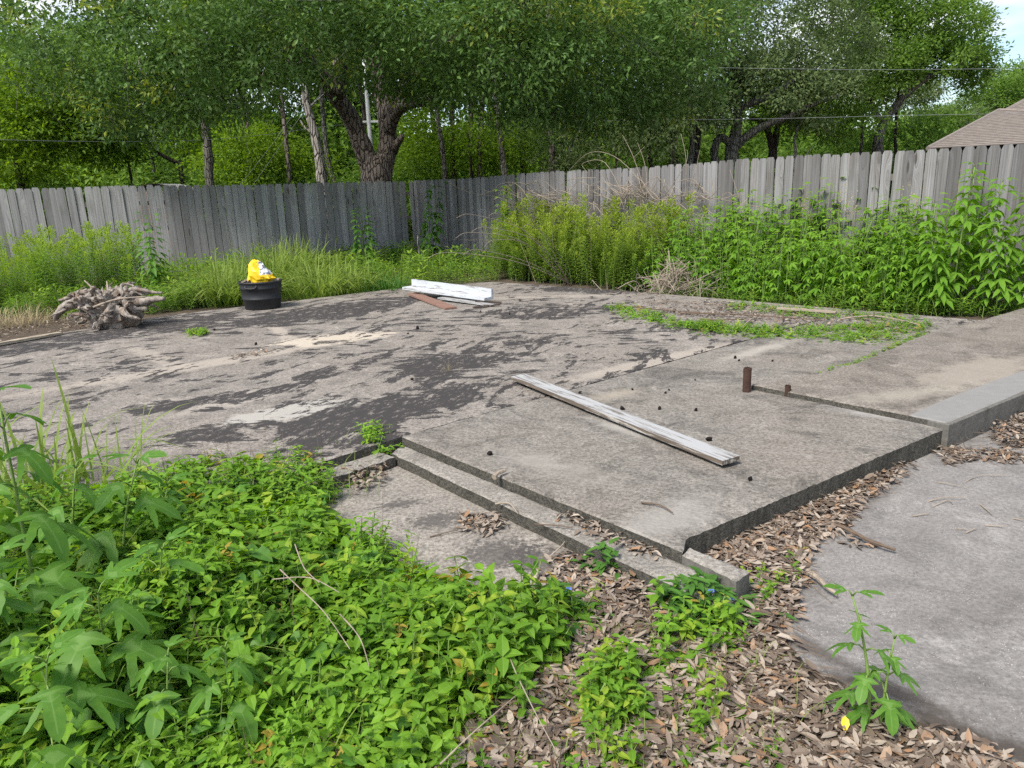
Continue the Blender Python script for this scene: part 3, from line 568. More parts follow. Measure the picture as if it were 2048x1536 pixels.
# the big forked oak over the fence; local coordinates from its base
OB = D(752, 365, 20.3); OB[2] = 0
def loc(px, py, Y): return D(px, py, Y) - OB
def oak_trunk(b, r):
    f = loc(757, 305, 20.3)
    limb(b, [(0, 0, -.2), (0, 0, .5), loc(753, 372, 20.3), loc(755, 330, 20.3), loc(752, 312, 20.3)], .48, .38, r, 10, 14, .05)
    limb(b, [loc(744, 345, 20.3), loc(728, 300, 20.2), loc(705, 245, 20.0), loc(672, 190, 19.6), loc(640, 150, 19.2), loc(600, 128, 18.8), loc(548, 152, 18.2), loc(505, 165, 17.6)], .28, .13, r, 24, 12)
    limb(b, [loc(764, 345, 20.3), loc(775, 290, 20.4), loc(772, 235, 20.5), loc(758, 160, 20.6), loc(748, 80, 20.8), loc(740, -60, 21)], .27, .15, r, 18, 12)
    limb(b, [loc(776, 270, 20.4), loc(790, 225, 20.1), loc(820, 206, 19.7), loc(880, 196, 19.2), loc(922, 172, 18.8), loc(930, 140, 18.6)], .19, .09, r, 16, 10)
    limb(b, [loc(785, 300, 20.4), loc(798, 282, 20.2), loc(806, 270, 20.1)], .16, .05, r, 6, 8)
    limb(b, [loc(672, 190, 19.6), loc(690, 110, 19.2), loc(720, 40, 18.8), loc(740, -60, 18.5)], .24, .14, r, 12, 10)
    limb(b, [loc(640, 150, 19.2), loc(560, 60, 18.4), loc(430, -40, 17.5)], .20, .1, r, 12, 8)
    limb(b, [loc(772, 235, 20.5), loc(880, 110, 19.6), loc(1010, 20, 18.8), loc(1150, -60, 18)], .25, .12, r, 14, 10)
    limb(b, [loc(930, 140, 18.6), loc(1050, 120, 18.0), loc(1180, 140, 17.5)], .11, .05, r, 10, 8)
oak_blobs = []
for px, py, Y, rx, rz, n in [
    (150, 60, 16.5, 1.4, 1.0, 42), (250, 110, 16.2, 1.5, 1.1, 46), (300, 215, 16.6, 1.2, .8, 34), (230, 200, 17.0, .9, .6, 20), (360, 60, 15.2, 1.7, 1.2, 60), (420, 150, 15.6, 1.3, 1.0, 42), (380, 215, 17.2, .9, .4, 16),
    (500, 40, 14.6, 1.8, 1.1, 64), (520, 100, 15.6, 1.0, .55, 26), (620, 20, 14.8, 1.8, .9, 56), (650, 70, 16.8, 1.3, .45, 30), (470, 180, 17.6, .9, .4, 14), (760, 40, 15.2, 1.9, 1.1, 60), (800, 120, 16.2, 1.2, .65, 38), (700, 70, 20.8, 1.8, .6, 30),
    (880, 80, 15.4, 1.6, 1.2, 56), (860, 135, 16.8, .9, .4, 22), (980, 60, 14.8, 1.7, 1.3, 60), (1010, 150, 15.4, 1.4, .9, 46), (960, 170, 18.4, .9, .3, 14), (1090, 40, 15.2, 1.6, 1.3, 54), (1110, 150, 15.9, 1.4, .9, 46), (1180, 90, 16.2, 1.6, 1.3, 54),
    (1230, 190, 17.4, 1.3, .8, 38), (1290, 90, 17.0, 1.6, 1.4, 58), (1330, 30, 17.2, 1.5, 1.3, 50), (1390, 60, 17.8, 1.1, 1.3, 44), (1350, 170, 18.2, 1.1, .8, 36), (1150, 210, 18.6, 1.1, .6, 26), (1090, 265, 19.4, .9, .4, 14),
    (120, 0, 17.5, 1.6, 1.0, 34), (330, -90, 16.5, 2.2, 1.3, 40), (620, -110, 16.5, 2.6, 1.4, 46), (900, -110, 16.8, 2.6, 1.4, 46), (1180, -90, 17.4, 2.4, 1.4, 40), (600, -60, 20.5, 3.2, 1.6, 50), (900, -40, 21.5, 3.2, 1.8, 50), (1150, 0, 21, 2.4, 1.8, 44), (400, 20, 20.0, 2.6, 1.6, 44), (-40, 20, 18.0, 1.4, .6, 16), (90, 130, 18.0, .9, .5, 14)]:
    oak_blobs.append((loc(px, py, Y), (rx, rx * .9, rz), n))
tree('live_oak', OB, 'huge forked oak whose dark crown spreads over the back fence', oak_trunk, oak_blobs, 'oak_leaf', 'oak_bark', 0.112, L_OAK, 21, dens=.62, droop=.05, twigs=14, tip_p=.06, clump=(100, .235))

# other trees, told apart by their trunks
def trunk_path(base, pts, r0, r1, extra=()):
    def fn(b, r):
        limb(b, [(0, 0, -.2)] + [p - base for p in pts], r0, r1, r, 18, 9)
        for e in extra: limb(b, [p - base for p in e[0]], e[1], e[2], r, 12, 8)
    return fn
def gpt(px, Y, z=0.0):
    p = D(px, 350, Y); return np.array([p[0], Y, z])
# right-hand oak with several crooked stems
B1 = gpt(1462, 24.0)
def b1(px, py, Y=24.0): return D(px, py, Y)
fn = trunk_path(B1, [b1(1462, 320), b1(1466, 290), b1(1474, 250), b1(1480, 215), b1(1530, 195), b1(1590, 160)], .26, .08,
    [([b1(1464, 300), b1(1490, 275), b1(1530, 250), b1(1575, 235), b1(1612, 215), b1(1680, 190)], .17, .05), ([b1(1474, 250), b1(1476, 180), b1(1465, 100), b1(1480, 20)], .15, .06), ([b1(1466, 290), b1(1440, 275), b1(1428, 305), b1(1432, 330)], .13, .12)])
bl = [(b1(x, y, Y) - B1, (rx, rx, rz), n) for x, y, Y, rx, rz, n in [(1500, 60, 24, 1.8, 1.6, 60), (1600, 70, 24.5, 1.8, 1.6, 60), (1560, 160, 23.5, 1.5, .9, 40), (1640, 190, 24, 1.3, .9, 36), (1420, 140, 24.5, 1.4, 1.2, 40), (1680, 110, 25, 1.4, 1.2, 40), (1540, -20, 25, 2.0, 1.2, 40), (1400, 220, 23.5, 1.0, .7, 26), (1480, 160, 25, 1.3, .8, 30)]]
tree('oak_tree', B1, 'crooked grey-trunked oak with low forking limbs behind the right fence', fn, bl, 'grey_leaf', 'grey_bark', .12, L_TINY, 22, clump=(75, .21), twigs=10)
# dark twin-stemmed tree beside it
B2 = gpt(1545, 26.0)
def b2(px, py, Y=26.0): return D(px, py, Y)
fn = trunk_path(B2, [b2(1545, 315), b2(1543, 290), b2(1535, 262), b2(1524, 245), b2(1500, 235)], .17, .07, [([b2(1546, 300), b2(1552, 270), b2(1560, 240), b2(1590, 225), b2(1640, 220)], .14, .05)])
tree('twin_stemmed_tree', B2, 'small dark tree with a V-shaped pair of stems behind the right fence', fn, [(b2(x, y) - B2, (rx, rx, rz), n) for x, y, rx, rz, n in [(1560, 190, 1.3, .8, 30), (1650, 210, 1.3, .9, 34), (1640, 140, 1.5, .9, 34), (1700, 250, 1.0, .6, 20)]], 'oak_leaf2', 'dark_bark', .13, L_TINY, 23, clump=(70, .3))
# leaning elm-like tree at right
B3 = gpt(1752, 27.0)
def b3(px, py, Y=27.0): return D(px, py, Y)
fn = trunk_path(B3, [b3(1755, 300), b3(1760, 265), b3(1775, 235), b3(1800, 200), b3(1840, 165), b3(1870, 145), b3(1910, 135)], .22, .06,
    [([b3(1762, 265), b3(1778, 225), b3(1790, 222), b3(1815, 180), b3(1830, 120)], .12, .05), ([b3(1758, 240), b3(1745, 215), b3(1740, 190), b3(1730, 150)], .13, .05), ([b3(1825, 180), b3(1850, 130), b3(1870, 70), b3(1880, 10)], .10, .04)])
bl = [(b3(x, y, Y) - B3, (rx, rx, rz), n) for x, y, Y, rx, rz, n in [(1800, 60, 27, 1.7, 1.3, 58), (1870, 55, 27, 1.55, .95, 50), (1930, 80, 27.5, .9, .75, 26), (1850, 110, 26.5, 1.5, .8, 44), (1930, 120, 27, .9, .6, 24), (1760, 140, 26.5, 1.3, .8, 36), (1730, 60, 28, 1.6, 1.3, 46), (1820, 0, 27.5, 1.5, .7, 34), (1950, 165, 27, .45, .35, 8), (1700, 0, 28, 1.8, 1.0, 40), (1720, 190, 27.5, 1.0, .6, 22), (1790, 165, 28, 1.0, .4, 16), (1955, 125, 27, .45, .6, 9), (1780, -60, 28, 1.9, .8, 26)]]
tree('leaning_tree', B3, 'pale-stemmed tree leaning right below the open sky', fn, bl, 'oak_leaf2', 'grey_bark', .13, L_TINY, 24, clump=(72, .21), twigs=8)
# bright sunlit tree at far left
B4 = gpt(40, 23.5)
def b4(px, py, Y=23.5): return D(px, py, Y)
fn = trunk_path(B4, [b4(40, 330), b4(50, 260), b4(60, 200), b4(80, 150)], .2, .08)
bl = [(b4(x, y, Y) - B4, (rx, rx, rz), n) for x, y, Y, rx, rz, n in [(60, 190, 23, 1.3, .8, 36), (130, 185, 23.5, 1.0, .7, 28), (20, 250, 22.5, 1.2, .8, 34), (100, 260, 23, 1.2, .7, 32), (180, 220, 24, .9, .7, 24), (20, 320, 22.5, 1.2, .6, 26), (-60, 200, 23, 1.5, 1.2, 30), (190, 290, 23.5, .9, .5, 18)]]
for k, (px, py, Y, lab) in enumerate([(935, 262, 22.6, 'bright green understory tree hanging over the fence right of the oak trunk'), (880, 300, 24.0, 'low bright sapling just right of the oak trunk'), (540, 290, 25.0, 'light green sapling between the dead trunk and the grey trunk'), (480, 325, 24.6, 'low leafy sapling right of the thin grey trunk'), (250, 290, 24.6, 'green understory tree left of the thin grey trunk'), (1230, 290, 22.5, 'grey-green understory tree behind the dead vines'), (1350, 250, 22.8, 'grey-green understory tree left of the crooked oak'), (1080, 320, 24.0, 'low shaded sapling between the slim trunks')]):
    bp = gpt(px, Y); r_ = np.random.default_rng(500 + k); c0 = D(px, py, Y) - bp
    tree('understory_tree', bp, lab, (lambda b, r, c0=c0: limb(b, [(0, 0, -.1), c0 * .5 + [.1, 0, 0], c0], .07, .03, r, 8, 7)), [(c0 + r_.normal(size=3) * [.9, .5, .45], (.95, .8, .55), 18) for q in range(4)], ('bright_leaf', 'grey_leaf')[k in (5, 6)], 'dark_bark', .125, L_TINY, 510 + k, 'understory trees just behind the fence', clump=(48, .26))
tree('sunlit_tree', B4, 'bright yellow-green tree at the far left above the fence', fn, bl, 'bright_leaf', 'dark_bark', .14, L_TINY, 25, clump=(75, .23))
# thin grey pole-like trunk and the bleached dead trunk
def bare(name, label, base_px, Y, pts, r0, r1, mat, stubs=(), seed=1):
    base = gpt(base_px, Y); root = empty(name, base); tag(root, label, 'tree', 'trees standing beyond the fence'); b = MB(); r = np.random.default_rng(seed)
    limb(b, [(0, 0, -.2)] + [D(x, y, Y) - base for x, y in pts], r0, r1, r, 22, 9, .07)
    for s in stubs: limb(b, [D(x, y, Y) - base for x, y in s[0]], s[1], s[1] * .35, r, 8, 6)
    b.build('trunk', M[mat], root, True); return root
bare('bare_trunk', 'thin straight grey trunk without leaves beside the hanging oak branches', 420, 21.5, [(420, 370), (418, 320), (411, 260), (402, 205), (400, 150), (405, 60)], .13, .10, 'grey_bark', [([(408, 250), (430, 215), (455, 180)], .03)], 31)
bare('dead_tree', 'bleached white dead trunk standing between the bare trunk and the oak', 645, 21.8, [(645, 365), (640, 330), (630, 270), (620, 235), (612, 200), (614, 165), (618, 120)], .16, .10, 'dead_bark', [([(628, 268), (610, 255), (600, 240)], .05), ([(618, 215), (635, 200), (650, 185)], .03)], 32)
bare('fallen_branch_tree', 'leaning dark branching snag left of the thin grey trunk', 355, 25.0, [(362, 340), (350, 325), (320, 308), (298, 290), (285, 255), (270, 220)], .08, .04, 'dark_bark', [([(320, 308), (300, 318), (270, 322)], .03), ([(298, 290), (320, 270), (350, 290)], .025)], 33)
bare('white_snag', 'slim white broken trunk among the shrubs behind the right fence', 1590, 24.5, [(1590, 320), (1591, 300), (1589, 280), (1597, 250)], .06, .04, 'dead_bark', [([(1608, 315), (1618, 302), (1628, 290)], .025)], 34)
# woods: crowns and trunks share a few meshes
def crown_mesh(seed, key, n=26, size=.20, low=3.2):
    r = np.random.default_rng(seed); b = MB()
    for k in range(n):
        a = r.random() * 6.28; rr = math.sqrt(r.random()) * 2.6; z = low + 6.0 * r.random() ** .9; rr *= 1.15 - .6 * abs((z - low) / 6 - .4); s = .8 + .7 * r.random()
        foliage_blob(b, r, (math.cos(a) * rr, math.sin(a) * rr, z), (s * 1.3, s * 1.3, s * .8), 12, 60, .34, size, L_TINY, .1)
    return b.mesh('crown', M[key])
def trunk_mesh(seed, key, low):
    r = np.random.default_rng(seed); b = MB(); x = np.cumsum(r.normal(size=(6, 2)) * .22, 0); z = np.array([0, 1.2, 2.6, 4.2, 6, 8.0])
    q = np.c_[x - x[0], z]; limb(b, q, .19, .07, r, 16, 8)
    for k in range(4):
        a = r.random() * 6.28; s = q[2 + k % 3]; limb(b, [s, s + [math.cos(a) * .7, math.sin(a) * .7, .8], s + [math.cos(a) * 1.6, math.sin(a) * 1.6, 1.9]], .07, .025, r, 8, 6)
    return b.mesh('trunk', M[key], True)
CR = [crown_mesh(41, 'oak_leaf2', 26, .20, 3.4), crown_mesh(42, 'grey_leaf', 24, .18, 3.0), crown_mesh(43, 'bright_leaf', 20, .20, 2.6), crown_mesh(44, 'oak_leaf', 26, .20, 3.8)]
TRK = [trunk_mesh(51, 'dark_bark', 3), trunk_mesh(52, 'grey_bark', 3), trunk_mesh(53, 'oak_bark', 3)]
r = np.random.default_rng(77); spots = []
for Y, x0, x1, step in ((33, -330, 1740, 270), (43, -350, 1760, 210)):
    for px in np.arange(x0, x1, step):
        spots.append((px + r.uniform(-45, 45), Y + r.uniform(-2.0, 2.0)))
for px, Y in spots:
    p = gpt(px, Y)
    if 1480 < px < 1900 and Y < 29: continue
    root = empty('woodland_tree', p, r.random() * 6.28); tag(root, 'slender tree standing in the shaded woods behind the fence', 'tree', 'slender trees filling the woods')
    s = (.66 if px > 1450 else .95) * r.uniform(.85, 1.2) * (1 + (Y - 30) * .008); root.scale = (s, s, s)
    link('trunk', TRK[r.integers(3)], root); link('crown', CR[r.choice(4, p=[.40, .22, .24, .14])], root)
# straight stems close behind the fence
for i, (px, Y, rad) in enumerate([(890, 22, .09), (925, 24, .10), (985, 23, .10), (1020, 21.5, .11), (1050, 25, .12), (1090, 22.5, .12), (1105, 24, .09), (735, 26, .10), (590, 24, .10), (685, 27, .12), (935, 27, .12), (1140, 26, .12), (1190, 25, .08), (1320, 23, .09), (1345, 23.3, .11), (1380, 23, .12), (1400, 23.6, .12), (480, 27, .1), (300, 28, .1), (1800, 29, .08), (1700, 28, .07)]):
    p = gpt(px, Y); root = empty('slim_trunk', p); tag(root, 'slim upright trunk seen just over the fence top', 'tree', 'slim trunks rising behind the fence'); b = MB(); rr = np.random.default_rng(300 + i); x = np.cumsum(rr.normal(size=(5, 2)) * .13, 0)
    limb(b, np.c_[x - x[0], [0, 1.4, 2.6, 4.2, 6.5]], rad, rad * .55, rr, 14, 8); b.build('trunk', M[('grey_bark', 'dark_bark', 'oak_bark')[i % 3]], root, True)
    cb = MB(); foliage_blob(cb, rr, (x[-1][0] - x[0][0], x[-1][1] - x[0][1], 6.2), (1.5, 1.5, .9), 14, 60, .3, .14, L_TINY); cb.build('crown', M[('oak_leaf2', 'grey_leaf')[i % 2]], root)
# shrubs and low growth under the woods
def shrub_mesh(seed, key, n=8, size=.15):
    r = np.random.default_rng(seed); b = MB()
    for k in range(n): foliage_blob(b, r, (r.normal() * .8, r.normal() * .8, .5 + 1.9 * r.random()), (.8, .8, .6), 12, 60, .26, size, L_TINY, .1)
    for k in range(7):
        d = rand_dirs(r, 1, 1.6)[0]; b.tube([(0, 0, 0), d * .8, d * 1.9 + r.normal(size=3) * .1], [.03, .02, .008], 4, 1)
    return b.mesh('shrub', [M[key], M['dark_bark']])
SH = [shrub_mesh(61, 'dark_leaf'), shrub_mesh(62, 'oak_leaf2'), shrub_mesh(63, 'dark_leaf', 9), shrub_mesh(64, 'bright_leaf', 6, .13)]
for k in range(84):
    far = k % 3; px = -260 + (k * 61.8) % 2150; Y = (24.2, 31, 39)[far] + r.uniform(-1.2, 3.0); p = gpt(px, Y)
    if far == 0 and (px > 1500 or r.random() < .45): continue
    o = link('shrub', SH[r.choice(4, p=[.36, .28, .26, .10])]); o.location = p; s = r.uniform(.7, 1.15) * (1.0, 1.5, 2.0)[far]; o.scale = (s, s, s * r.uniform(.8, 1.1)); o.rotation_euler = (0, 0, r.random() * 6.28)
    tag(o, 'dark leafy shrub in the undergrowth behind the fence', 'shrub', 'shrubs in the undergrowth behind the fence')
# far trees beyond the house roof
for px, Y, s in ((1890, 58, .85), (1935, 62, .95), (1985, 60, 1.05), (2040, 63, 1.2), (2090, 60, 1.2), (1840, 56, .75), (2150, 64, 1.2)):
    p = gpt(px, Y); root = empty('distant_tree', p, r.random() * 6.28); tag(root, 'rounded distant tree rising beyond the house roof', 'tree', 'distant trees beyond the house'); root.scale = (s, s, s * .82)
    link('trunk', TRK[0], root); link('crown', CR[r.integers(2)], root)

# ------------------------------------------------------------------ utility pole, wires, house, shed
PY = 23.0; pb = D(742, 243, PY)
pole = empty('utility_pole', (D(745, 330, PY)[0], PY, 0)); tag(pole, 'slim pale utility pole seen through the fork of the oak', 'pole')
g = NG('galvanised_pole', .5, .5); g.color(g.mix(g.noise(g.map(g.co, sc=(6, 6, 1)), 3, 4), (.50, .51, .53), (.72, .73, .75))); M['pole'] = g.m
b = MB(); tp = D(728, 120, PY) - np.array(pole.location); b.tube(smooth_path([(0, 0, -.2), (0, 0, 2), tp], 10), np.linspace(.085, .055, 10), 10); b.build('shaft', M['pole'], pole, True)
xa = D(745, 243, PY) - np.array(pole.location); MB().box((-.28, -.03, -.03), (.22, .03, .03), 0, None, xa).build('crossarm', M['pole'], pole)
MB().tube([xa + [.2, 0, .03], xa + [.2, 0, .16]], .028, 8).build('insulator', M['pole'], pole)
M['wire'] = plain('aluminium_wire', (.20, .21, .22), .5, .4, .1)
def wire(label, pts, rad=.0042):
    o = MB().tube(smooth_path(pts, 26), rad, 5).build('overhead_wire', M['wire']); tag(o, label, 'wire', 'overhead wires')
wire('lower overhead wire crossing the woods towards the house roof', [D(752, 243, PY), D(1100, 242, 21.5), D(1500, 238, 20), D(1800, 231, 18.5), D(2048, 226, 17.6), D(2300, 214, 17)])
wire('upper overhead wire passing in front of the leaning tree', [D(1380, 134, 21), D(1600, 138, 20), D(1850, 139, 19), D(2300, 132, 18)])
wire('slack overhead wire running left from the pole past the bare trunk', [pb, D(640, 254, 22.5), D(540, 268, 21.8), D(400, 280, 21), D(200, 283, 20), D(0, 279, 19), D(-200, 268, 18)])
wire('short high wire crossing the sunlit tree at far left', [D(-200, 110, 18), D(0, 161, 19.3), D(90, 183, 20), D(200, 205, 21), D(420, 225, 22)], .0042)
wire('steep guy wire slanting down behind the back fence', [D(602, 205, 21), D(565, 260, 21), D(520, 320, 21), D(478, 372, 21)], .004)
wire('second guy wire slanting down beside the first', [D(640, 190, 21.2), D(600, 235, 21.2), D(555, 300, 21.2), D(505, 372, 21.2)], .004)
# house: hipped shingle roof over plain walls
g = NG('roof_shingles', .92, .15); v = g.co; n1 = g.noise(g.map(v, sc=(7, 7, 30)), 1.0, 3); tab = g.noise(g.map(v, sc=(3.3, 3.3, 7)), 2.2, 2); c = g.mix(g.rng(n1, .3, .7), (.15, .128, .115), (.26, .228, .205)); c = g.mix(g.math('MULTIPLY', tab, .5), c, (.22, .19, .17)); g.color(c); M['shingle'] = g.m
M['house_wall'] = plain('tan_brick_wall', (.33, .25, .20)); M['fascia'] = plain('painted_fascia', (.55, .52, .48))
HA = D(1856, 297, 19.0); HR = D(1998, 221, 21.5); HB = HA + np.array([6.5, -3.6, 0]); HD_ = HA + np.array([6.6, 8.0, 0]); HC = HB + (HD_ - HA)
HB[2] = HC[2] = HD_[2] = HA[2]; HE = HR + np.array([3.2, 3.8, 0])
house = empty('house', (HA[0], HA[1], 0)); tag(house, 'house with a brown shingled hip roof beyond the right end of the fence', 'house'); hl = np.array([HA[0], HA[1], 0])
roof_b = MB()
def courses(b, quad, n, lift=.022):
    """overlapping shingle courses between the eave edge quad[0]-quad[1] and the top edge quad[3]-quad[2]"""
    a, b_, c_, d_ = [np.asarray(q, float) for q in quad]; nm = nrm(np.cross(b_ - a, d_ - a)); nm = nm if nm[2] > 0 else -nm
    for k in range(n):
        t0, t1 = k / n, (k + 1.12) / n; t1 = min(t1, 1)
        p0, p1, p2, p3 = a + (d_ - a) * t0, b_ + (c_ - b_) * t0, b_ + (c_ - b_) * t1, a + (d_ - a) * t1
        b.add([p0 + nm * lift, p1 + nm * lift, p2 + nm * .003, p3 + nm * .003, p0, p1], None, [[0, 1, 2, 3], [4, 5, 1, 0]])
for q in ((HA, HB, HR, HR), (HB, HC, HE, HR), (HD_, HA, HR, HE), (HC, HD_, HE, HE)):
    courses(roof_b, [p - hl for p in q], 22)
rf = roof_b.build('roof', M['shingle'], house); rf['kind'] = 'stuff'
R2 = D(2075, 187, 23.5); A2 = D(1935, 262, 22.3); B2_ = A2 + np.array([8, -3.4, 0]); C2_ = B2_ + np.array([6, 7.4, 0]); D2_ = A2 + np.array([6, 7.4, 0]); E2_ = R2 + np.array([4, -1.6, 0]); E2_[2] = R2[2]
rb2 = MB()
for q in ((A2, B2_, E2_, R2), (B2_, C2_, E2_, E2_), (C2_, D2_, R2, E2_), (D2_, A2, R2, R2)): courses(rb2, [p - hl for p in q], 22)
rb2.build('upper_roof', M['shingle'], house)['kind'] = 'stuff'
def ridge(a, b_): return MB().tube([a - hl, b_ - hl], .06, 6).build('ridge_cap', M['shingle'], house)
for a, b_ in ((HA, HR), (HB, HR), (HR, HE), (A2, R2), (R2, E2_)): ridge(a, b_)
wz = HA[2] - .12
hr_ = rotz(np.array([math.atan2(-3.6, 6.5)]))[0]
MB().box((.5, .45, 0), (6.9, 9.0, wz), 0, hr_).build('wall', M['house_wall'], house); MB().box((2.6, 4.2, wz - .3), (9, 11, A2[2] - .1), 0, hr_).build('upper_wall', M['house_wall'], house)
MB().box((2.0, .40, .9), (3.4, .46, 2.0), 0, hr_).build('window', M['fascia'], house)
# low shed with a pale domed roof just behind the back fence
sp = D(297, 372, 18.2); shed = empty('shed', (sp[0], 18.4, 0)); tag(shed, 'low shed whose pale domed roof peeks over the back fence', 'shed')
b = MB(); a_ = np.linspace(-.62, .62, 12); prof = np.c_[a_, sp[2] + .055 - .16 * (a_ / .62) ** 2]; V = [(x, y, z) for y in (0, 1.2) for x, z in prof]; b.add(V, None, [[i, i + 1, 13 + i, 12 + i] for i in range(11)]); b.build('roof', M['fascia'], shed)
MB().box((-.55, .05, 0), (.55, 1.15, sp[2] - .12)).build('wall', M['house_wall'], shed)

# ------------------------------------------------------------------ objects on the slab
ZS, ZP = 0.121, 0.124
def weathered(name, paint, wood, wear):
    g = NG(name, .75, .25); v = g.map(g.co, sc=(1.2, 22, 22)); n = g.noise(v, 2.0, 6, .7, .3); p = g.noise(g.map(g.co, sc=(1.3, 16, 16)), 2.2, 6, .7)
    c = g.mix(g.rng(n, .3, .7), tuple(x * .55 for x in wood), wood); c = g.mix(g.rng(p, wear - .05, wear + .05), g.mix(g.math('MULTIPLY', n, .35), paint, (.3, .28, .26)), c); g.color(c); g.bump(n, .4, .004); return g.m
M['white_plank'] = weathered('flaking_white_plank', (.37, .378, .39), (.20, .178, .158), .55); M['white_trim'] = weathered('white_trim_paint', (.52, .555, .60), (.24, .21, .185), .58); M['plank_side'] = weathered('bare_plank_edge', (.40, .38, .35), (.15, .12, .095), .45)
M['rust'] = plain('rusty_iron', (.060, .032, .023), .85, .3, .7, 18, .9); M['red_board'] = weathered('red_brown_board', (.20, .095, .065), (.15, .10, .08), .62); M['brown_lath'] = weathered('brown_lath', (.16, .12, .09), (.08, .06, .05), .4)
M['tan_plank'] = weathered('tan_plank', (.43, .36, .27), (.30, .25, .19), .5)
def plank_mesh(L, w, t, seed, mat, side=None, warp=0.004):
    r = np.random.default_rng(seed); n = 14; xs = np.linspace(0, L, n); b = MB(); V = []
    for i, x in enumerate(xs):
        j = r.normal(size=4) * warp * .35; V += [(x, -w / 2 + j[0], 0), (x, w / 2 + j[1], 0), (x, w / 2 + j[1] - .002, t + j[2]), (x, -w / 2 + j[0] + .002, t + j[3])]
    Qs = [[4 * i + k, 4 * i + (k + 1) % 4, 4 * (i + 1) + (k + 1) % 4, 4 * (i + 1) + k] for i in range(n - 1) for k in range(4)]; mm = [0 if k == 2 else 1 for i in range(n - 1) for k in range(4)]
    b.add(V, None, [q[::-1] for q in Qs] + [[0, 1, 2, 3], [4 * n - 1, 4 * n - 2, 4 * n - 3, 4 * n - 4]], None, (np.zeros(0, int), np.array(mm + [1, 1]))); return b.mesh('plank', [mat, side or mat])
def place(o, a, b, roll=0.0):
    a, b = Vector(a), Vector(b); d = b - a; o.rotation_mode = 'QUATERNION'; q = d.to_track_quat('X', 'Z')
    o.rotation_quaternion = q @ Matrix.Rotation(roll, 4, 'X').to_quaternion(); o.location = a
# long plank on the porch: weathered board on a dark batten
pa, pb_ = P(1036, 750, .175), P(1462, 921, .16); pa[2], pb_[2] = .150, .146
root = empty('long_plank', pa); tag(root, 'long weathered white plank lying slantwise on the porch slab', 'plank'); L = np.linalg.norm(pb_ - pa)
o = link('board', plank_mesh(L, .125, .026, 1, M['white_plank'], M['plank_side']), root); ang = math.atan2(*(pb_ - pa)[1::-1]); root.rotation_euler = (0, math.asin(-(pb_ - pa)[2] / L) * 1, ang)
o = link('batten', plank_mesh(L * .95, .07, .022, 2, M['plank_side']), root); o.location = (.05, .010, -.0225)
# white trim assembly with loose boards under it
ta, tb_ = P(812, 588, .13), P(976, 607, .13)
ta[2], tb_[2] = .205, .175
root = empty('trim_assembly', ta); L = np.linalg.norm(tb_ - ta); root.rotation_euler = (0, math.asin(-(tb_ - ta)[2] / L), math.atan2(*(tb_ - ta)[1::-1])); tag(root, 'white painted trim boards nailed into an L-shaped length on the slab', 'trim board')
o = link('base_board', plank_mesh(L, .17, .035, 3, M['white_trim'], M['white_trim']), root); o.location = (0, .02, 0)
o = link('upright_board', plank_mesh(L * .965, .035, .10, 4, M['white_trim'], M['white_trim']), root); o.location = (.06, .085, .036)
def lath(name, label, a, b, w, t, seed, mat, cat='board', roll=0.0):
    a, b = np.asarray(a), np.asarray(b); o = link(name, plank_mesh(np.linalg.norm(b - a), w, t, seed, mat, mat)); place(o, a, b, roll); tag(o, label, cat, 'loose boards on the slabs'); return o
lath('red_board', 'short red-brown board poking out beneath the white trim', P(825, 589, .14), P(902, 618, .125) + [0, 0, 0], .16, .022, 5, M['red_board'])
lath('brown_lath', 'thin dark lath with a white end under the white trim', P(880, 597, .15), P(985, 612, .13), .09, .02, 6, M['white_plank'])
lath('brown_lath', 'narrow brown strip sticking out at the right end of the white trim', P(950, 605, .15), P(1003, 607, .128), .035, .02, 7, M['brown_lath'])
lath('brown_lath', 'second brown strip lying in front of the trim boards', P(946, 616, .125), P(1000, 610, .135), .03, .018, 8, M['brown_lath'])
lath('tan_plank', 'pale tan plank lying at the left edge of the slab', P(-60, 700, .13), P(122, 668, .13), .10, .025, 9, M['tan_plank'])
lath('grey_branch', 'grey stick of lumber lying along the weeds on the slab', P(1555, 618, .16), P(1672, 626, .16), .05, .02, 10, M['twig'])
# rusty pipes
def pipe(name, label, px, py, z, rad, h, seed):
    p = P(px, py, z); r = np.random.default_rng(seed); n = 18; th = np.linspace(0, 2 * np.pi, n, endpoint=False); V = []
    zs = [0, h * .3, h * .65, h * .94]
    for z_ in zs: V += [(rad * (1 + r.normal() * .02) * math.cos(t), rad * (1 + r.normal() * .02) * math.sin(t), z_) for t in th]
    V += [(rad * math.cos(t), rad * math.sin(t), h * (1 + r.normal() * .018)) for t in th]; top0 = 4 * n
    V += [(rad * .84 * math.cos(t), rad * .84 * math.sin(t), h * (1 + r.normal() * .018)) for t in th]; V += [(rad * .84 * math.cos(t), rad * .84 * math.sin(t), h * .3) for t in th]
    Q = [[k * n + i, k * n + (i + 1) % n, (k + 1) * n + (i + 1) % n, (k + 1) * n + i] for k in range(6) for i in range(n)]
    V.append((0, 0, h * .3)); T = [[6 * n + i, 6 * n + (i + 1) % n, len(V) - 1] for i in range(n)]
    o = MB().add(V, T, Q).build(name, M['rust']); o.location = p; o.rotation_euler = (r.normal() * .01, r.normal() * .01, 0); tag(o, label, 'pipe'); return o
pipe('rusty_pipe', 'tall rusty iron pipe standing at the corner of the raised slab', 1493, 783, ZP, .028, .17, 1)
pipe('rusty_pipe', 'short sawn-off rusty pipe stub in the raised slab edge', 1575, 792, ZP, .020, .075, 2)
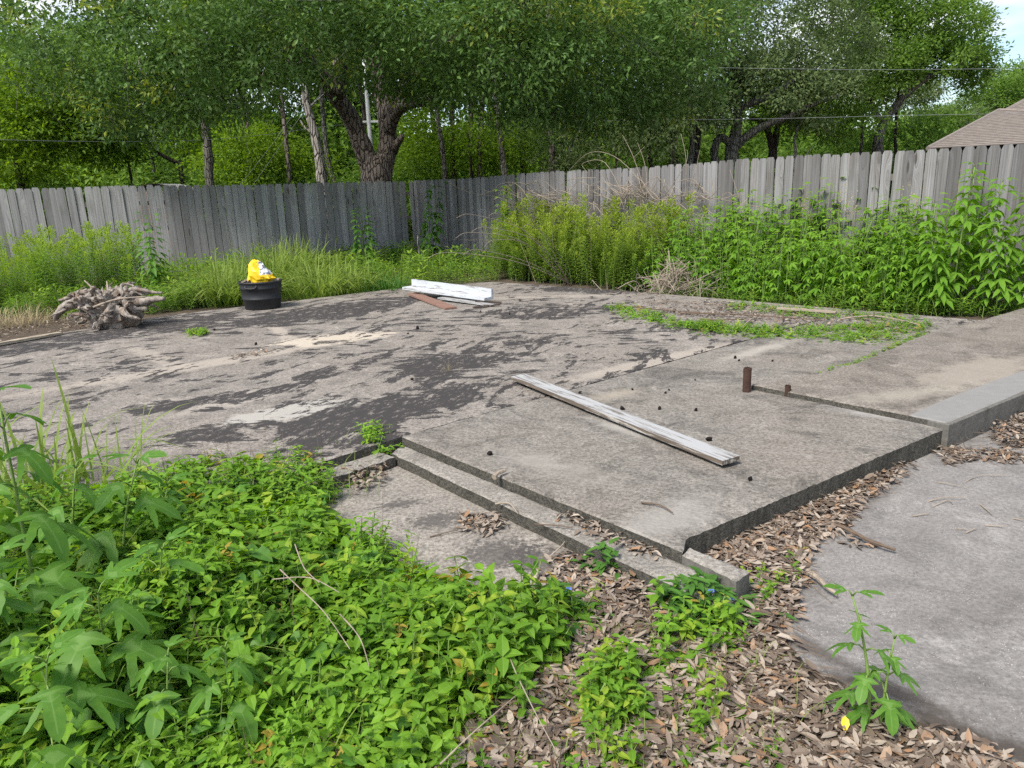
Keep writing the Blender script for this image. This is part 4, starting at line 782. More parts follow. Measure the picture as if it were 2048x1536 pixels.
# black tub with its load
M['tub'] = plain('black_rubber', (.018, .019, .022), .55, .4, .2, 30, .05)
tp_ = P(516, 621, ZS); tub = empty('black_tub', tp_ + [0, .22, 0]); tag(tub, 'round black plastic tub holding rubbish on the slab edge', 'tub')
def lathe(b, prof, n=40, sx=1.0, sy=1.0):
    th = np.linspace(0, 2 * np.pi, n, endpoint=False); V = [(r_ * sx * math.cos(t), r_ * sy * math.sin(t), z) for r_, z in prof for t in th]
    b.add(V, None, [[k * n + i, k * n + (i + 1) % n, (k + 1) * n + (i + 1) % n, (k + 1) * n + i] for k in range(len(prof) - 1) for i in range(n)]); return b
lathe(MB(), [(.001, .004), (.205, .004), (.215, .0), (.222, .012), (.236, .13), (.243, .135), (.243, .15), (.238, .155), (.252, .265), (.262, .275), (.262, .29), (.257, .30), (.262, .345), (.262, .365), (.248, .366), (.244, .355), (.222, .06), (.001, .055)], sx=1.05).build('shell', M['tub'], tub, True)
lathe(MB(), [(.262, .345), (.272, .348), (.275, .358), (.272, .370), (.255, .372), (.250, .360)], sx=1.05).build('rim', M['tub'], tub, True)
for a in (-1.75, 1.4):
    h = empty('h') if False else None
    ca, sa = math.cos(a), math.sin(a); pts = [np.array([ca * .268, sa * .256, .33]) + np.array([-sa, ca, 0]) * s + np.array([ca, sa, 0]) * d + np.array([0, 0, z]) for s, d, z in ((-.075, -.01, .0), (-.07, .012, -.03), (0, .014, -.04), (.07, .012, -.03), (.075, -.01, 0))]
    MB().tube(smooth_path(pts, 14), .011, 7).build('handle', M['tub'], tub, True)
# crumpled yellow bag and scraps inside
g = NG('printed_plastic_bag', .35, .5); d1 = g.noise(g.map(g.co, loc=(.3, .1, .2)), 5.5, 3, .6); c = g.mix(g.rng(g.sep(g.co)[0], .0, .03), (.80, .52, .015), (.80, .52, .015))
xx = g.math('ADD', g.sep(g.co)[0], g.math('MULTIPLY', g.math('SUBTRACT', d1, .5), .22)); patch = g.math('MULTIPLY', g.rng(xx, -.01, .005), g.rng(g.math('ADD', g.sep(g.co)[2], g.math('MULTIPLY', g.math('SUBTRACT', d1, .5), .1)), .035, .05)); patch = g.math('MULTIPLY', patch, g.rng(xx, .125, .11))
c = g.mix(patch, c, (.74, .76, .78)); c = g.mix(g.math('MULTIPLY', patch, g.rng(g.noise(g.co, 17, 2), .53, .56)), c, (.16, .18, .22)); g.color(c); g.bump(g.noise(g.co, 40, 4), .6, .01); M['bag'] = g.m
r = np.random.default_rng(5); nu, nv = 22, 13; V = []
for j in range(nv + 1):
    for i in range(nu):
        th, ph = 2 * math.pi * i / nu, math.pi * j / nv; d = np.array([math.sin(ph) * math.cos(th), math.sin(ph) * math.sin(th), math.cos(ph)])
        cr = abs(vnoise((d * 1.4 + 5)[None], 1.5)[0] - .5) * 2; cr2 = r.random() * .55
        rad = .135 * (.80 + .40 * cr + .22 * cr2); z = d[2] * rad * (1.05 - .42 * d[0]); V.append((d[0] * rad * 1.05 + .0, d[1] * rad * .8, z + .07 * (1 - d[0]) * max(d[2], 0)))
Q = [[j * nu + i, j * nu + (i + 1) % nu, (j + 1) * nu + (i + 1) % nu, (j + 1) * nu + i] for j in range(nv) for i in range(nu)]
o = MB().add(V, None, Q).build('plastic_bag', M['bag']); o.location = tp_ + [.03, .20, .415]; o.scale = (1.25, 1.1, .95); tag(o, 'crumpled yellow plastic bag with grey and white print heaped in the black tub', 'bag')
lath('wood_scrap', 'pale wood offcut leaning inside the left of the black tub', tp_ + [-.24, .20, .345], tp_ + [-.02, .24, .44], .05, .02, 21, M['tan_plank'])
lath('wood_scrap', 'flat grey scrap lying inside the right of the black tub', tp_ + [.10, .22, .375], tp_ + [.25, .24, .365], .10, .02, 22, M['twig'])
lath('wood_scrap', 'dark brown scrap tucked between the offcut and the yellow bag', tp_ + [-.14, .16, .33], tp_ + [-.05, .2, .43], .06, .03, 23, M['brown_lath'])

# ------------------------------------------------------------------ upturned stump with its roots
g = NG('weathered_root_wood', .92, .12); v = g.map(g.co, sc=(9, 9, 2.2)); n = g.noise(v, 2.2, 6, .7, .6); n2_ = g.noise(g.co, 6, 4); c = g.mix(g.rng(n, .3, .72), (.09, .07, .055), (.43, .385, .345)); c = g.mix(g.math('MULTIPLY', g.rng(n2_, .52, .68), .5), c, (.22, .13, .08)); g.color(c); g.bump(n, .8, .02); M['root'] = g.m
sp = P(215, 657, ZS); stump = empty('tree_stump', sp + [0, .15, 0]); stump.scale = (1.0, 1, .92); tag(stump, 'upturned grey tree stump with gnarled roots at the left of the slab', 'stump'); r = np.random.default_rng(8)
b = MB(); lv = np.linspace(0, 1, 9); n = 26; V = []
for t in lv:
    for i in range(n):
        th = 2 * math.pi * i / n; rad = (.20 + .025 * math.sin(th * 5 + 1) + .02 * math.sin(th * 11) + .05 * t) * (1 + .05 * r.normal()); V.append((rad * math.cos(th) * 1.2 + .03, rad * math.sin(th), t * .30 * (1 + .05 * r.normal())))
b.add(V, None, [[k * n + i, k * n + (i + 1) % n, (k + 1) * n + (i + 1) % n, (k + 1) * n + i] for k in range(8) for i in range(n)])
b.add([(0, 0, .33)] + V[8 * n:], [[0, 1 + i, 1 + (i + 1) % n] for i in range(n)]); b.build('trunk', M['root'], stump)
for k in range(150):
    a = r.random() * 6.28; el = r.uniform(-.45, 1.1); L = r.uniform(.10, .36) * (1.25 if abs(math.cos(a)) > .7 else .85); rr0 = .24 * r.random() ** .5; st = np.array([math.cos(a) * rr0 * 1.2, math.sin(a) * rr0, r.uniform(.14, .38)])
    cur = np.array([math.cos(a) * math.cos(el), math.sin(a) * math.cos(el), math.sin(el)]); pts = [st]
    for q_ in range(5):
        cur = nrm(cur + r.normal(size=3) * .5); pts.append(pts[-1] + cur * L / 5)
    pts = np.array(pts); pts[:, 2] = np.clip(pts[:, 2], .04, .58 - .8 * pts[:, 0] ** 2 - .1 * r.random()); r0 = r.uniform(.008, .03) if k % 3 else r.uniform(.03, .062); q = smooth_path(pts, 10)
    MB().tube(q, np.maximum(.005, r0 * (1 - .7 * np.linspace(0, 1, 10) ** 1.5)), 7, 0, None, True, .26, r).build('root', M['root'], stump)
for pts, r0 in (([(-.12, -.1, .36), (-.34, -.16, .34), (-.50, -.12, .27), (-.60, -.1, .19), (-.63, -.08, .13)], .075), ([(.15, 0, .3), (.35, .0, .30), (.52, .02, .33), (.66, .0, .34)], .075), ([(-.1, 0, .42), (-.3, .02, .46), (-.46, 0, .40), (-.6, .0, .36)], .05), ([(.1, .05, .42), (.3, .05, .47), (.5, .05, .42), (.62, .05, .41)], .035), ([(.05, -.22, .10), (.12, -.24, .28), (.24, -.2, .36)], .05)):
    q = smooth_path(pts, 16); MB().tube(q, np.linspace(r0, r0 * .35, 16), 9, 0, None, True, .14, r).build('root', M['root'], stump, True)
for k in range(9):
    c_ = np.array([r.normal() * .17, r.normal() * .12, .27 + .10 * r.random()]); V = []
    for j in range(9):
        for i in range(12):
            th, ph = 6.2832 * i / 12, math.pi * j / 8; q = (.5 + 1.1 * abs(vnoise(np.array([[math.cos(th) * 2 + k * 3, math.sin(th) * 2, ph * 1.5]]), 1.6)[0] - .3)) * .13; V.append(c_ + np.array([math.sin(ph) * math.cos(th) * 1.3, math.sin(ph) * math.sin(th), math.cos(ph) * .8]) * q)
    MB().add(V, None, [[j * 12 + i, j * 12 + (i + 1) % 12, (j + 1) * 12 + (i + 1) % 12, (j + 1) * 12 + i] for j in range(8) for i in range(12)]).build('burl', M['root'], stump)
for a_, b_ in (((-.02, -.26, .12), (.05, -.2, .50)), ((-.05, -.28, .3), (.55, -.2, .40)), ((.0, -.2, .4), (-.2, -.1, .62)), ((.02, -.2, .42), (.06, -.1, .6))):
    q = smooth_path([a_, (np.array(a_) + b_) / 2 + r.normal(size=3) * .03, b_], 8); MB().tube(q, np.linspace(.016, .008, 8), 6).build('root', M['twig'], stump, True)

# ------------------------------------------------------------------ small things lying about
M['clod'] = plain('dark_seed_ball', (.025, .02, .02), .9, .1, .5, 60, .8)
r = np.random.default_rng(9); b = MB(); nb = 9
def clod_mesh(seed):
    rr = np.random.default_rng(seed); V, nu, nv = [], 8, 6
    for j in range(nv + 1):
        for i in range(nu): th, ph = 6.2832 * i / nu, math.pi * j / nv; q = 1 + rr.normal() * .14; V.append((math.sin(ph) * math.cos(th) * q, math.sin(ph) * math.sin(th) * q, .8 * math.cos(ph) * q))
    return MB().add(V, None, [[j * nu + i, j * nu + (i + 1) % nu, (j + 1) * nu + (i + 1) % nu, (j + 1) * nu + i] for j in range(nv) for i in range(nu)]).mesh('seed_ball', M['clod'])
cm = [clod_mesh(s) for s in (1, 2, 3)]
for px, py, s in [(429, 661, 17), (512, 690, 16), (835, 658, 18), (816, 668, 10), (1104, 796, 15), (1160, 787, 13), (1244, 819, 16), (1319, 819, 15), (1418, 882, 16), (1392, 822, 12), (980, 910, 17), (1500, 961, 12), (1470, 717, 14), (1478, 722, 10), (1545, 723, 9), (1390, 761, 8), (1331, 787, 9), (1338, 781, 8), (1265, 780, 9), (1040, 602, 12), (1019, 629, 13), (1110, 634, 10), (1158, 632, 9), (1068, 599, 9), (961, 623, 10), (1225, 607, 9), (824, 760, 13), (690, 560, 5)]:
    p = P(px, py, ZP if px > 900 and py > 700 else ZS); 
    if py < 570: continue
    o = link('seed_ball', cm[r.integers(3)]); k = s * .0009 * (1 + r.random() * .2); o.scale = (k * r.uniform(.8, 1.5), k, k * r.uniform(.6, 1.0)); o.location = p + [0, 0, k * .7]; o.rotation_euler = (r.random() * 3, r.random() * 3, r.random() * 6); tag(o, 'small dark seed ball lying on the bare concrete', 'seed ball', 'dark seed balls scattered over the slabs')
def twig(label, pts_px, z, rad, mat='twig', group='twigs lying on the concrete', lift=.008):
    pts = [P(x, y, z) for x, y in pts_px]; pts = np.array(pts); pts[:, 2] = z + rad + np.linspace(0, 1, len(pts)) * 0 + lift * np.abs(np.sin(np.arange(len(pts)) * 2.1)); q = smooth_path(pts, 5 * len(pts))
    o = MB().tube(q, np.linspace(rad, rad * .5, len(q)), 6, 0, None, True, .12, r).build('twig', M[mat]); tag(o, label, 'twig', group); return o
for pts in ([(1855, 1005), (1885, 1000), (1932, 1000)], [(1865, 1015), (1895, 1005), (1905, 1012)], [(1960, 1010), (1983, 1033)], [(1910, 1060), (1932, 1062)], [(1930, 1068), (1950, 1062)], [(1870, 965), (1900, 972), (1935, 980)], [(1930, 965), (1960, 955), (2020, 955)], [(2025, 1038), (2048, 1046)], [(1970, 1052), (2010, 1058)], [(1825, 1034), (1858, 1031)]):
    twig('thin dry twig lying flat on the grey driveway', pts, 0, r.uniform(.0018, .0036), lift=.012)
twig('forked brown stick reaching out of the leaf litter onto the driveway', [(1640, 1045), (1690, 1065), (1740, 1090), (1790, 1105)], .01, .012, 'twig_dark')
twig('thick grey stick at the litter edge above the ragweed seedling', [(1616, 1150), (1635, 1165), (1655, 1185), (1675, 1195)], .01, .013)
twig('short grey stick hanging over the porch slab edge', [(988, 960), (998, 953), (1012, 948)], .125, .014)
twig('bent grey twig lying across the lower step', [(990, 1010), (1018, 1011), (1036, 1032)], .076, .005)
twig('long thin twig lying along the lower step among leaves', [(1070, 1050), (1110, 1055), (1145, 1060)], .076, .004, 'twig_dark')
twig('lone brown twig on the porch slab beside the front edge', [(1282, 1007), (1320, 1015), (1345, 1030)], .126, .005, 'twig_dark')
twig('curved dry vine lying across the low pad', [(735, 1063), (760, 1090), (800, 1115), (830, 1130), (860, 1160)], .006, .006)
twig('thin twig beside the leaf pile on the low pad', [(860, 1075), (900, 1067), (930, 1062)], .006, .003, 'twig_dark')
twig('straight dry stalk propped against the lower step', [(1100, 1115), (1120, 1100), (1135, 1082)], .02, .005)
for k, pts in enumerate([[(1480, 660), (1500, 645), (1510, 640)], [(1360, 628), (1480, 634), (1640, 645)], [(1590, 618), (1660, 628), (1680, 630)], [(1230, 612), (1300, 622), (1400, 630)], [(1680, 640), (1750, 637), (1840, 655)], [(1400, 640), (1440, 645), (1490, 643)]]):
    twig('dead branch strewn over the weedy patch on the slab', pts, .13, .010, ('twig', 'twig_dark')[k % 2], 'dead branches strewn on the weedy patch', .02)
twig('short black hooked branch standing up in the weedy patch', [(1565, 640), (1567, 628), (1575, 625)], .15, .012, 'twig_dark', 'dead branches strewn on the weedy patch')

# ------------------------------------------------------------------ leaf litter
LIT = [ribbon_leaf(.38, ((.3, .9), (.7, .8)), d, f) for d, f in ((.25, .25), (-.25, .1), (.1, -.2), (.4, .35))]
def litter(b, r, poly, n, size=.056, depth=.03, z0=None, edge=.0):
    p = sample_poly(r, poly, n)
    if edge > 0:
        d = poly_dist(p, poly); p = p[r.random(len(p)) < np.clip(d / edge, .12, 1)]
    n = len(p); z = (np.maximum(ground_h(p), 0.0) if z0 is None else np.full(n, z0)) + .004 + r.random(n) ** 1.6 * depth; k = r.integers(4, size=n)
    a = r.random(n) * 6.28; ax = np.c_[np.cos(a), np.sin(a), r.normal(size=n) * .18]; nn = np.c_[r.normal(size=(n, 2)) * .28, np.ones(n)]; sz = size * (.42 + .70 * r.random(n) ** 1.2); c = r.random(n) ** 1.05
    for q in range(4):
        m_ = k == q; b.scatter(LIT[q], np.c_[p, z][m_], basis(ax[m_], nn[m_]), np.c_[sz * r.uniform(.6, 1.35, n), sz, sz * r.uniform(.3, 1.1, n)][m_], c[m_])
r = np.random.default_rng(31); lb = MB()
litter(lb, r, XY([(1385, 1100), (1600, 1010), (1840, 915), (1800, 965), (1740, 1000), (1700, 1060), (1640, 1085), (1615, 1170), (1590, 1250), (1520, 1270), (1500, 1160)]), 5200, .057, .03, None, .06)
litter(lb, r, XY([(1130, 1175), (1300, 1215), (1480, 1200), (1580, 1250), (1600, 1330), (1700, 1400), (1830, 1440), (1990, 1495), (2150, 1545), (2100, 1640), (560, 1640), (700, 1350), (900, 1210)]), 11500, .056, .02, None, .08)
litter(lb, r, XY([(1120, 1105), (1200, 1120), (1300, 1170), (1330, 1220), (1150, 1200), (1060, 1160)]), 900, .055, .03, None, .05)
litter(lb, r, XY([(1965, 868), (2060, 815), (2120, 850), (2080, 900), (2000, 905)]), 900, .058, .06, 0.0, .06)
litter(lb, r, XY([(1845, 898), (1900, 893), (2060, 905), (2060, 925), (1960, 925), (1900, 935), (1880, 925)]), 330, .058, .02, 0.0, .04)
litter(lb, r, XY([(905, 1030), (1000, 1035), (1015, 1060), (985, 1078), (930, 1070)]), 220, .055, .03, .006, .03)
litter(lb, r, XY([(1105, 1035), (1140, 1030), (1290, 1095), (1350, 1125), (1300, 1120), (1190, 1080)], .07), 300, .05, .02, .074, .03)
litter(lb, r, XY([(690, 950), (740, 905), (795, 880), (800, 895), (785, 925), (770, 975), (700, 1000)]), 420, .055, .05, .02, .04)
litter(lb, r, XY([(1690, 1080), (1720, 1075), (1760, 1100), (1700, 1105)]), 40, .058, .02, 0.0, .04)
litter(lb, r, XY([(1990, 905), (2048, 910), (2048, 930), (1985, 925)]), 60, .055, .01, 0.0)
litter(lb, r, XY([(1250, 600), (1420, 600), (1600, 612), (1850, 640), (1860, 672), (1500, 655), (1300, 635)], .12), 2300, .055, .02, .122, .3)
litter(lb, r, XY([(440, 712), (540, 700), (560, 706), (470, 722)], .12), 160, .045, .02, .122, .1)
litter(lb, r, XY([(-40, 640), (130, 630), (300, 655), (200, 668), (60, 672), (-40, 690)]), 900, .06, .03, None, .2)
tag(lb.build('fallen_leaves', M['litter']), 'brown fallen oak leaves drifted over the ground and slab edges', None, None, 'stuff')
# loose sticks in the litter, one of many: joined
sb = MB(); areas = [(XY([(1385, 1100), (1840, 915), (1700, 1060), (1600, 1200), (1500, 1160)]), 70), (XY([(1130, 1185), (1580, 1250), (1720, 1420), (1900, 1560), (800, 1560), (1000, 1300)]), 260), (XY([(1880, 905), (2048, 850), (2048, 930), (1900, 940)]), 40), (XY([(1250, 600), (1850, 640), (1700, 665), (1300, 635)], .12), 90)]
for poly, n in [(q, int(k * 1.0)) for q, k in areas]:
    p = sample_poly(r, poly, n); z = np.where(p[:, 1] > 6, .13, .02) + r.random(n) * .03; a = r.random(n) * 6.28; dd = np.c_[np.cos(a), np.sin(a), r.normal(size=n) * .12]
    sb.scatter(TW, np.c_[p, z], basis(dd, np.tile([0, 0, 1.0], (n, 1))), np.c_[np.full(n, .0024), .06 + .2 * r.random(n) ** 2, np.full(n, .0024)])
tag(sb.build('twig_litter', M['twig_dark']), 'fine dry twigs mixed through the fallen leaves', None, None, 'stuff')

def blade(seed, L=1.0, w=.016, arch=.6, n=6):
    V, C = [], []
    for i in range(n + 1):
        t = i / n; y = L * (t * .55 + arch * t * t * .45); z = L * (t - arch * .62 * t ** 2.4); ww = w * (1 - t) ** .6 * min(1, .4 + 3 * t)
        V += [(-ww, y * arch, z), (ww, y * arch, z + .15 * ww)]; C += [(.5, .5, 0, t * .5)] * 2
    return MB().add(V, None, [[2 * i, 2 * i + 1, 2 * i + 3, 2 * i + 2] for i in range(n)], C)
# ------------------------------------------------------------------ creeping ground cover in the foreground
def spray(seed, pairs=4, L=.15, lw=.42, ls=.042):
    """a creeper's compound leaf: thin stalk, pairs of leaflets, one at the tip"""
    r = np.random.default_rng(seed); b = MB(); lf = ribbon_leaf(lw * 1.15, ((.28, .92), (.68, .75)), .3, .16, .03); ys = np.linspace(.3, .92, pairs)
    path = lambda t: np.array([.06 * math.sin(t * 2 + seed) * L, t * L, L * (.25 * t - .42 * t * t)])
    b.tube([path(t) for t in np.linspace(0, 1, 5)], .0013, 3, 1, cap=False)
    for y in ys:
        for s in (-1, 1):
            d = np.array([[s * .85, .5 + .15 * r.normal(), .12 + .2 * r.normal()]]); b.scatter(lf, path(y)[None], basis(d, np.array([[.0, 0, 1.0]]) + r.normal(size=(1, 3)) * .18), np.array([ls * (1.15 - .35 * y) * (.85 + .3 * r.random())]))
    b.scatter(lf, path(1)[None], basis(np.array([[0, 1, -.15]]), np.array([[0, 0, 1.0]])), np.array([ls])); return b
def sprig(seed, nodes=4, L=.12, ls=.05, lw=.55):
    """upright shoot with opposite ovate leaves"""
    r = np.random.default_rng(seed); b = MB(); lf = ribbon_leaf(lw, ((.28, .95), (.68, .75)), .35, .15, .02); b.tube([(0, 0, 0), (.004, 0, L * .5), (0, .004, L)], .0016, 3, 1, cap=False)
    for k in range(nodes):
        z = L * (.25 + .75 * k / (nodes - 1)); a = k * 1.57 + r.random()
        for s in (0, math.pi):
            d = np.array([[math.cos(a + s), math.sin(a + s), .35 + .2 * r.normal()]]); b.scatter(lf, np.array([[0, 0, z]]), basis(d, np.array([[0, 0, 1.0]]) - d * .2), np.array([ls * (1.1 - .5 * k / nodes) * (.85 + .3 * r.random())]))
    return b
SPR = [spray(1), spray(2, 3, .12, .5, .045), spray(3, 5, .17, .38, .038), sprig(4), sprig(5, 3, .09, .06, .62), sprig(6, 5, .15, .045, .45)]
COVER = XY([(-200, 1050), (60, 1000), (250, 985), (430, 945), (580, 950), (660, 965), (670, 1000), (650, 1050), (690, 1085), (760, 1110), (850, 1170), (930, 1205), (1050, 1215), (1180, 1230), (1120, 1330), (1000, 1400), (900, 1500), (850, 1620), (-400, 1700)])
def cover_h(p):
    d = poly_dist(p, COVER); return np.clip(d, 0, .7) * .24 * (.15 + 1.1 * vnoise(p, 2.6) + .7 * vnoise(p, 7.0) - .2)
cb = MB(); r = np.random.default_rng(33)
def cover(b, poly, n, tmpls, probs, hfn, scale=(.75, 1.35), tilt=.5, tipp=.1, edge=.0, z0=None, w=None, patchy=0.0):
    p = sample_poly(r, poly, n)
    if patchy: p = p[vnoise(p + 5, 6.5) > patchy]
    if edge: p = p[r.random(len(p)) < np.clip(poly_dist(p, poly) / edge, .15, 1)]
    n = len(p); z = (hfn(p) if hfn is not None else 0) * (.35 + .65 * r.random(n) ** .5) + (ground_h(p) * .6 if z0 is None else z0); k = r.choice(len(tmpls), size=n, p=probs); k = np.where(r.random(n) < .6, np.minimum((vnoise(p + 31, 1.7) * 1.5 - .25).clip(0, .999) * len(tmpls), len(tmpls) - 1).astype(int), k); a = r.random(n) * 6.28
    grp = np.clip(vnoise(p, 2.3) * 2.0 - .5 + r.normal(size=n) * .15, 0, 1); T = r.normal(size=(n, 2)) * tilt * .6
    nz = nrm(np.c_[T, np.ones(n)]); ax = np.c_[np.cos(a), np.sin(a), .15 * r.random(n)]; Rm = basis(ax, nz); sc = r.uniform(*scale, size=n) * (.75 + .6 * vnoise(p + 9, 1.9))
    for q, tm in enumerate(tmpls):
        m_ = k == q
        if m_.any():
            b.scatter(tm, np.c_[p, z][m_], Rm[m_], sc[m_], None, grp[m_]); nv = tm.n; c = b.c[-1]; c[:, 0] = np.clip(np.repeat(r.random(m_.sum()), nv) + 0, 0, 1); c[:, 3] = np.repeat((r.random(m_.sum()) < tipp) * r.random(m_.sum()), nv)
cover(cb, COVER, 4300, SPR, [.22, .2, .2, .13, .13, .12], cover_h, (.42, 1.25), .85, .15); cover(cb, COVER, 5600, SPR, [.22, .2, .2, .13, .13, .12], cover_h, (.42, 1.1), .85, .2, patchy=.45)
tag(cb.build('creeping_groundcover', [M['cover'], M['stem']]), 'dense bright green creeping weeds covering the ground in front', None, None, 'stuff')
# broader leaves and loose grass mixed into the cover
HRT = ribbon_leaf(.85, ((.08, .75), (.28, 1.0), (.62, .68)), .35, .12, .03); xb = MB(); p = sample_poly(r, COVER, 900); p = p[vnoise(p + 3, 3.1) > .45]; n = len(p); a = r.random(n) * 6.28; d = np.c_[np.cos(a), np.sin(a), -.25 + .3 * r.random(n)]
xb.scatter(HRT, np.c_[p, cover_h(p) + .03 + .05 * r.random(n)], basis(d, np.c_[r.normal(size=(n, 2)) * .35, np.ones(n)]), .04 + .045 * r.random(n), r.random(n), vnoise(p, 2.0)); p = sample_poly(r, XY([(-100, 1010), (420, 950), (660, 970), (700, 1100), (300, 1250), (-100, 1300)]), 330); n = len(p); a = r.random(n) * 6.28; d = np.c_[np.cos(a), np.sin(a), .2 + .5 * r.random(n)]; xb.scatter(ribbon_leaf(.2, ((.25, .9), (.6, .85)), .5, .12), np.c_[p, cover_h(p) + .02], basis(d, np.tile([0, 0, 1.0], (n, 1)) - d * .3), .07 + .07 * r.random(n), r.random(n), r.random(n))
tag(xb.build('broadleaf_weeds', [M['dayflower']]), 'darker broad leaves of vines mixed into the front groundcover', None, None, 'stuff')
BLF = [blade(21, 1, .008, .5, 4), blade(22, 1, .007, .9, 4)]; yb = MB()
for poly, n, L in ((COVER, 420, .24), (XY([(900, 1250), (1500, 1250), (1700, 1480), (1500, 1560), (900, 1560)]), 260, .13), (XY([(500, 930), (760, 900), (760, 1000), (560, 1010)]), 120, .2)):
    p = sample_poly(r, poly, n); h_ = cover_h(p) * .6
    for q in range(2): m_ = np.arange(n) % 2 == q; s_ = L * (.5 + .8 * r.random(m_.sum())); yb.scatter(BLF[q], np.c_[p, h_][m_], rotz(r.random(m_.sum()) * 6.28), np.c_[s_ * 1.4, s_, s_], r.random(m_.sum()))
tag(yb.build('loose_grass', M['grass']), 'thin loose grass blades growing through the front weeds', None, None, 'stuff')
# thin scatter of seedlings over the litter and along the slab joints
db = MB(); SP2 = [spray(11, 4, .11, .42, .034), spray(12, 3, .09, .45, .036), sprig(13, 4, .09, .036, .5)]
cover(db, XY([(930, 1210), (1180, 1225), (1330, 1215), (1480, 1270), (1470, 1350), (1300, 1420), (1350, 1536), (1200, 1600), (850, 1600), (950, 1400)]), 900, SP2, [.5, .3, .2], None, (.7, 1.3), .45, .25, patchy=.43)
cover(db, XY([(1080, 1230), (1330, 1250), (1450, 1350), (1560, 1536), (1000, 1560)]), 560, SP2, [.5, .3, .2], None, (.7, 1.3), .45, .25, patchy=.5)
cover(db, XY([(1480, 1170), (1560, 1120), (1625, 1100), (1600, 1160), (1530, 1230)]), 26, SP2, [.6, .3, .1], None, (.6, 1.0), .4, .5)
cover(db, XY([(720, 905), (760, 870), (790, 880), (785, 940), (745, 935)]), 60, SP2, [.4, .3, .3], None, (.7, 1.2), .5, .25, z0=.08)
tag(db.build('weed_seedlings', [M['cover'], M['stem']]), 'scattered light green seedlings growing through the leaf litter', None, None, 'stuff')
# creeping weeds over the far part of the slab
eb_ = MB(); TL = [sprig(21, 3, .05, .035, .45), spray(22, 3, .07, .4, .028)]
cover(eb_, XY([(1195, 615), (1240, 612), (1400, 645), (1560, 655), (1700, 650), (1850, 645), (1880, 655), (1830, 690), (1700, 690), (1560, 680), (1420, 675), (1330, 655), (1250, 640)], .12), 1900, TL, [.6, .4], None, (.7, 1.3), .5, .2, .25, .122)
cover(eb_, XY([(1430, 608), (1560, 612), (1850, 635), (1840, 650), (1600, 640), (1450, 622)], .12), 500, TL, [.6, .4], None, (.7, 1.3), .5, .2, .2, .122)
cover(eb_, XY([(1640, 742), (1716, 722), (1850, 662), (1862, 664), (1725, 728), (1648, 746)], .125), 150, TL, [.7, .3], None, (.5, .9), .4, .4, 0, .124)
cover(eb_, XY([(370, 668), (395, 662), (420, 668), (400, 676)], .12), 60, TL, [.7, .3], None, (.7, 1.2), .4, .3, 0, .122)
tag(eb_.build('creeping_weeds', [M['cover'], M['stem']]), 'low creeping weeds spreading over the back right of the slab', None, None, 'stuff')

# ------------------------------------------------------------------ grass
def blade(seed, L=1.0, w=.016, arch=.6, n=6):
    r = np.random.default_rng(seed); V, C = [], []
    for i in range(n + 1):
        t = i / n; y = L * (t * .55 + arch * t * t * .45); z = L * (t - arch * .62 * t ** 2.4); ww = w * (1 - t) ** .6 * min(1, .4 + 3 * t)
        V += [(-ww, y * arch, z), (ww, y * arch, z + .15 * ww)]; C += [(.5, .5, 0, t * .5)] * 2
    return MB().add(V, None, [[2 * i, 2 * i + 1, 2 * i + 3, 2 * i + 2] for i in range(n)], C)
BU = [blade(5, 1, .008, .45), blade(6, 1, .009, .75), blade(7, 1, .007, .3), blade(8, 1, .009, .95)]
BL = [blade(1, 1, .010, .95), blade(2, 1, .009, .6), blade(3, 1, .010, 1.15), blade(4, 1, .008, .3)]
def grass_clump(name, label, p, n, L, spread, seed, mat='grass', group='clumps of long grass', wide=1.0, zb=0.0, BL=None):
    BL = BL or globals()['BL']; r = np.random.default_rng(seed); b = MB(); pos = np.c_[r.normal(size=(n, 2)) * spread, np.zeros(n)]; k = r.integers(4, size=n); a = np.arctan2(pos[:, 1], pos[:, 0]) - 1.57 + r.normal(size=n) * .9; s = L * (.5 + .6 * r.random(n)); c = r.random(n)
    for q in range(4):
        m_ = k == q; b.scatter(BL[q], pos[m_], rotz(a[m_]), np.c_[s * wide, s, s][m_], c[m_])
    o = b.build(name, M[mat]); o.location = (p[0], p[1], zb); tag(o, label, 'grass', group); return o
for i, (px, py, n, L, sp_, lab) in enumerate([(450, 612, 330, .95, .16, 'arching grass clump growing left of and behind the black tub'), (545, 588, 380, 1.15, .22, 'tallest arching grass clump right behind the black tub'), (640, 600, 340, .95, .20, 'arching grass clump standing right of the black tub'), (705, 592, 200, .75, .15, 'smaller grass clump between the tub and the dark green tuft'), (590, 560, 300, 1.1, .25, 'grass clump against the back fence above the tub')]):
    grass_clump('grass_clump', lab, P(px, py), n, L, sp_, 60 + i, 'grass', 'clumps of long grass behind the slab', 1.5)
grass_clump('lily_tuft', 'dark green strappy tuft left of the white trim boards', P(772, 590), 240, .48, .14, 70, 'dayflower', None, 2.6)
grass_clump('dry_grass_tuft', 'pale dry grass tuft at the far left behind the tan plank', P(20, 655), 420, .42, .30, 71, 'dry_grass', 'dry tufts at the left edge', 1.1)
grass_clump('dry_grass_tuft', 'smaller pale dry tuft beside the upturned stump', P(95, 632), 200, .33, .18, 72, 'dry_grass', 'dry tufts at the left edge', 1.1)
grass_clump('foreground_grass', 'long-bladed grass clump standing over the slab at the left edge of view', P(55, 1040), 95, .85, .16, 73, 'grass', 'grass clumps in the foreground', 1.9, .0, BU)
grass_clump('foreground_grass', 'sparse grass blades rising right of the long-bladed clump', P(190, 1010), 40, .62, .10, 74, 'grass', 'grass clumps in the foreground', 1.4, .0, BU)
grass_clump('slab_sprout', 'dry tuft sprouting from a crack in the tarry slab', P(895, 742, .12), 30, .14, .02, 75, 'dry_grass', None, 1.0, .12)

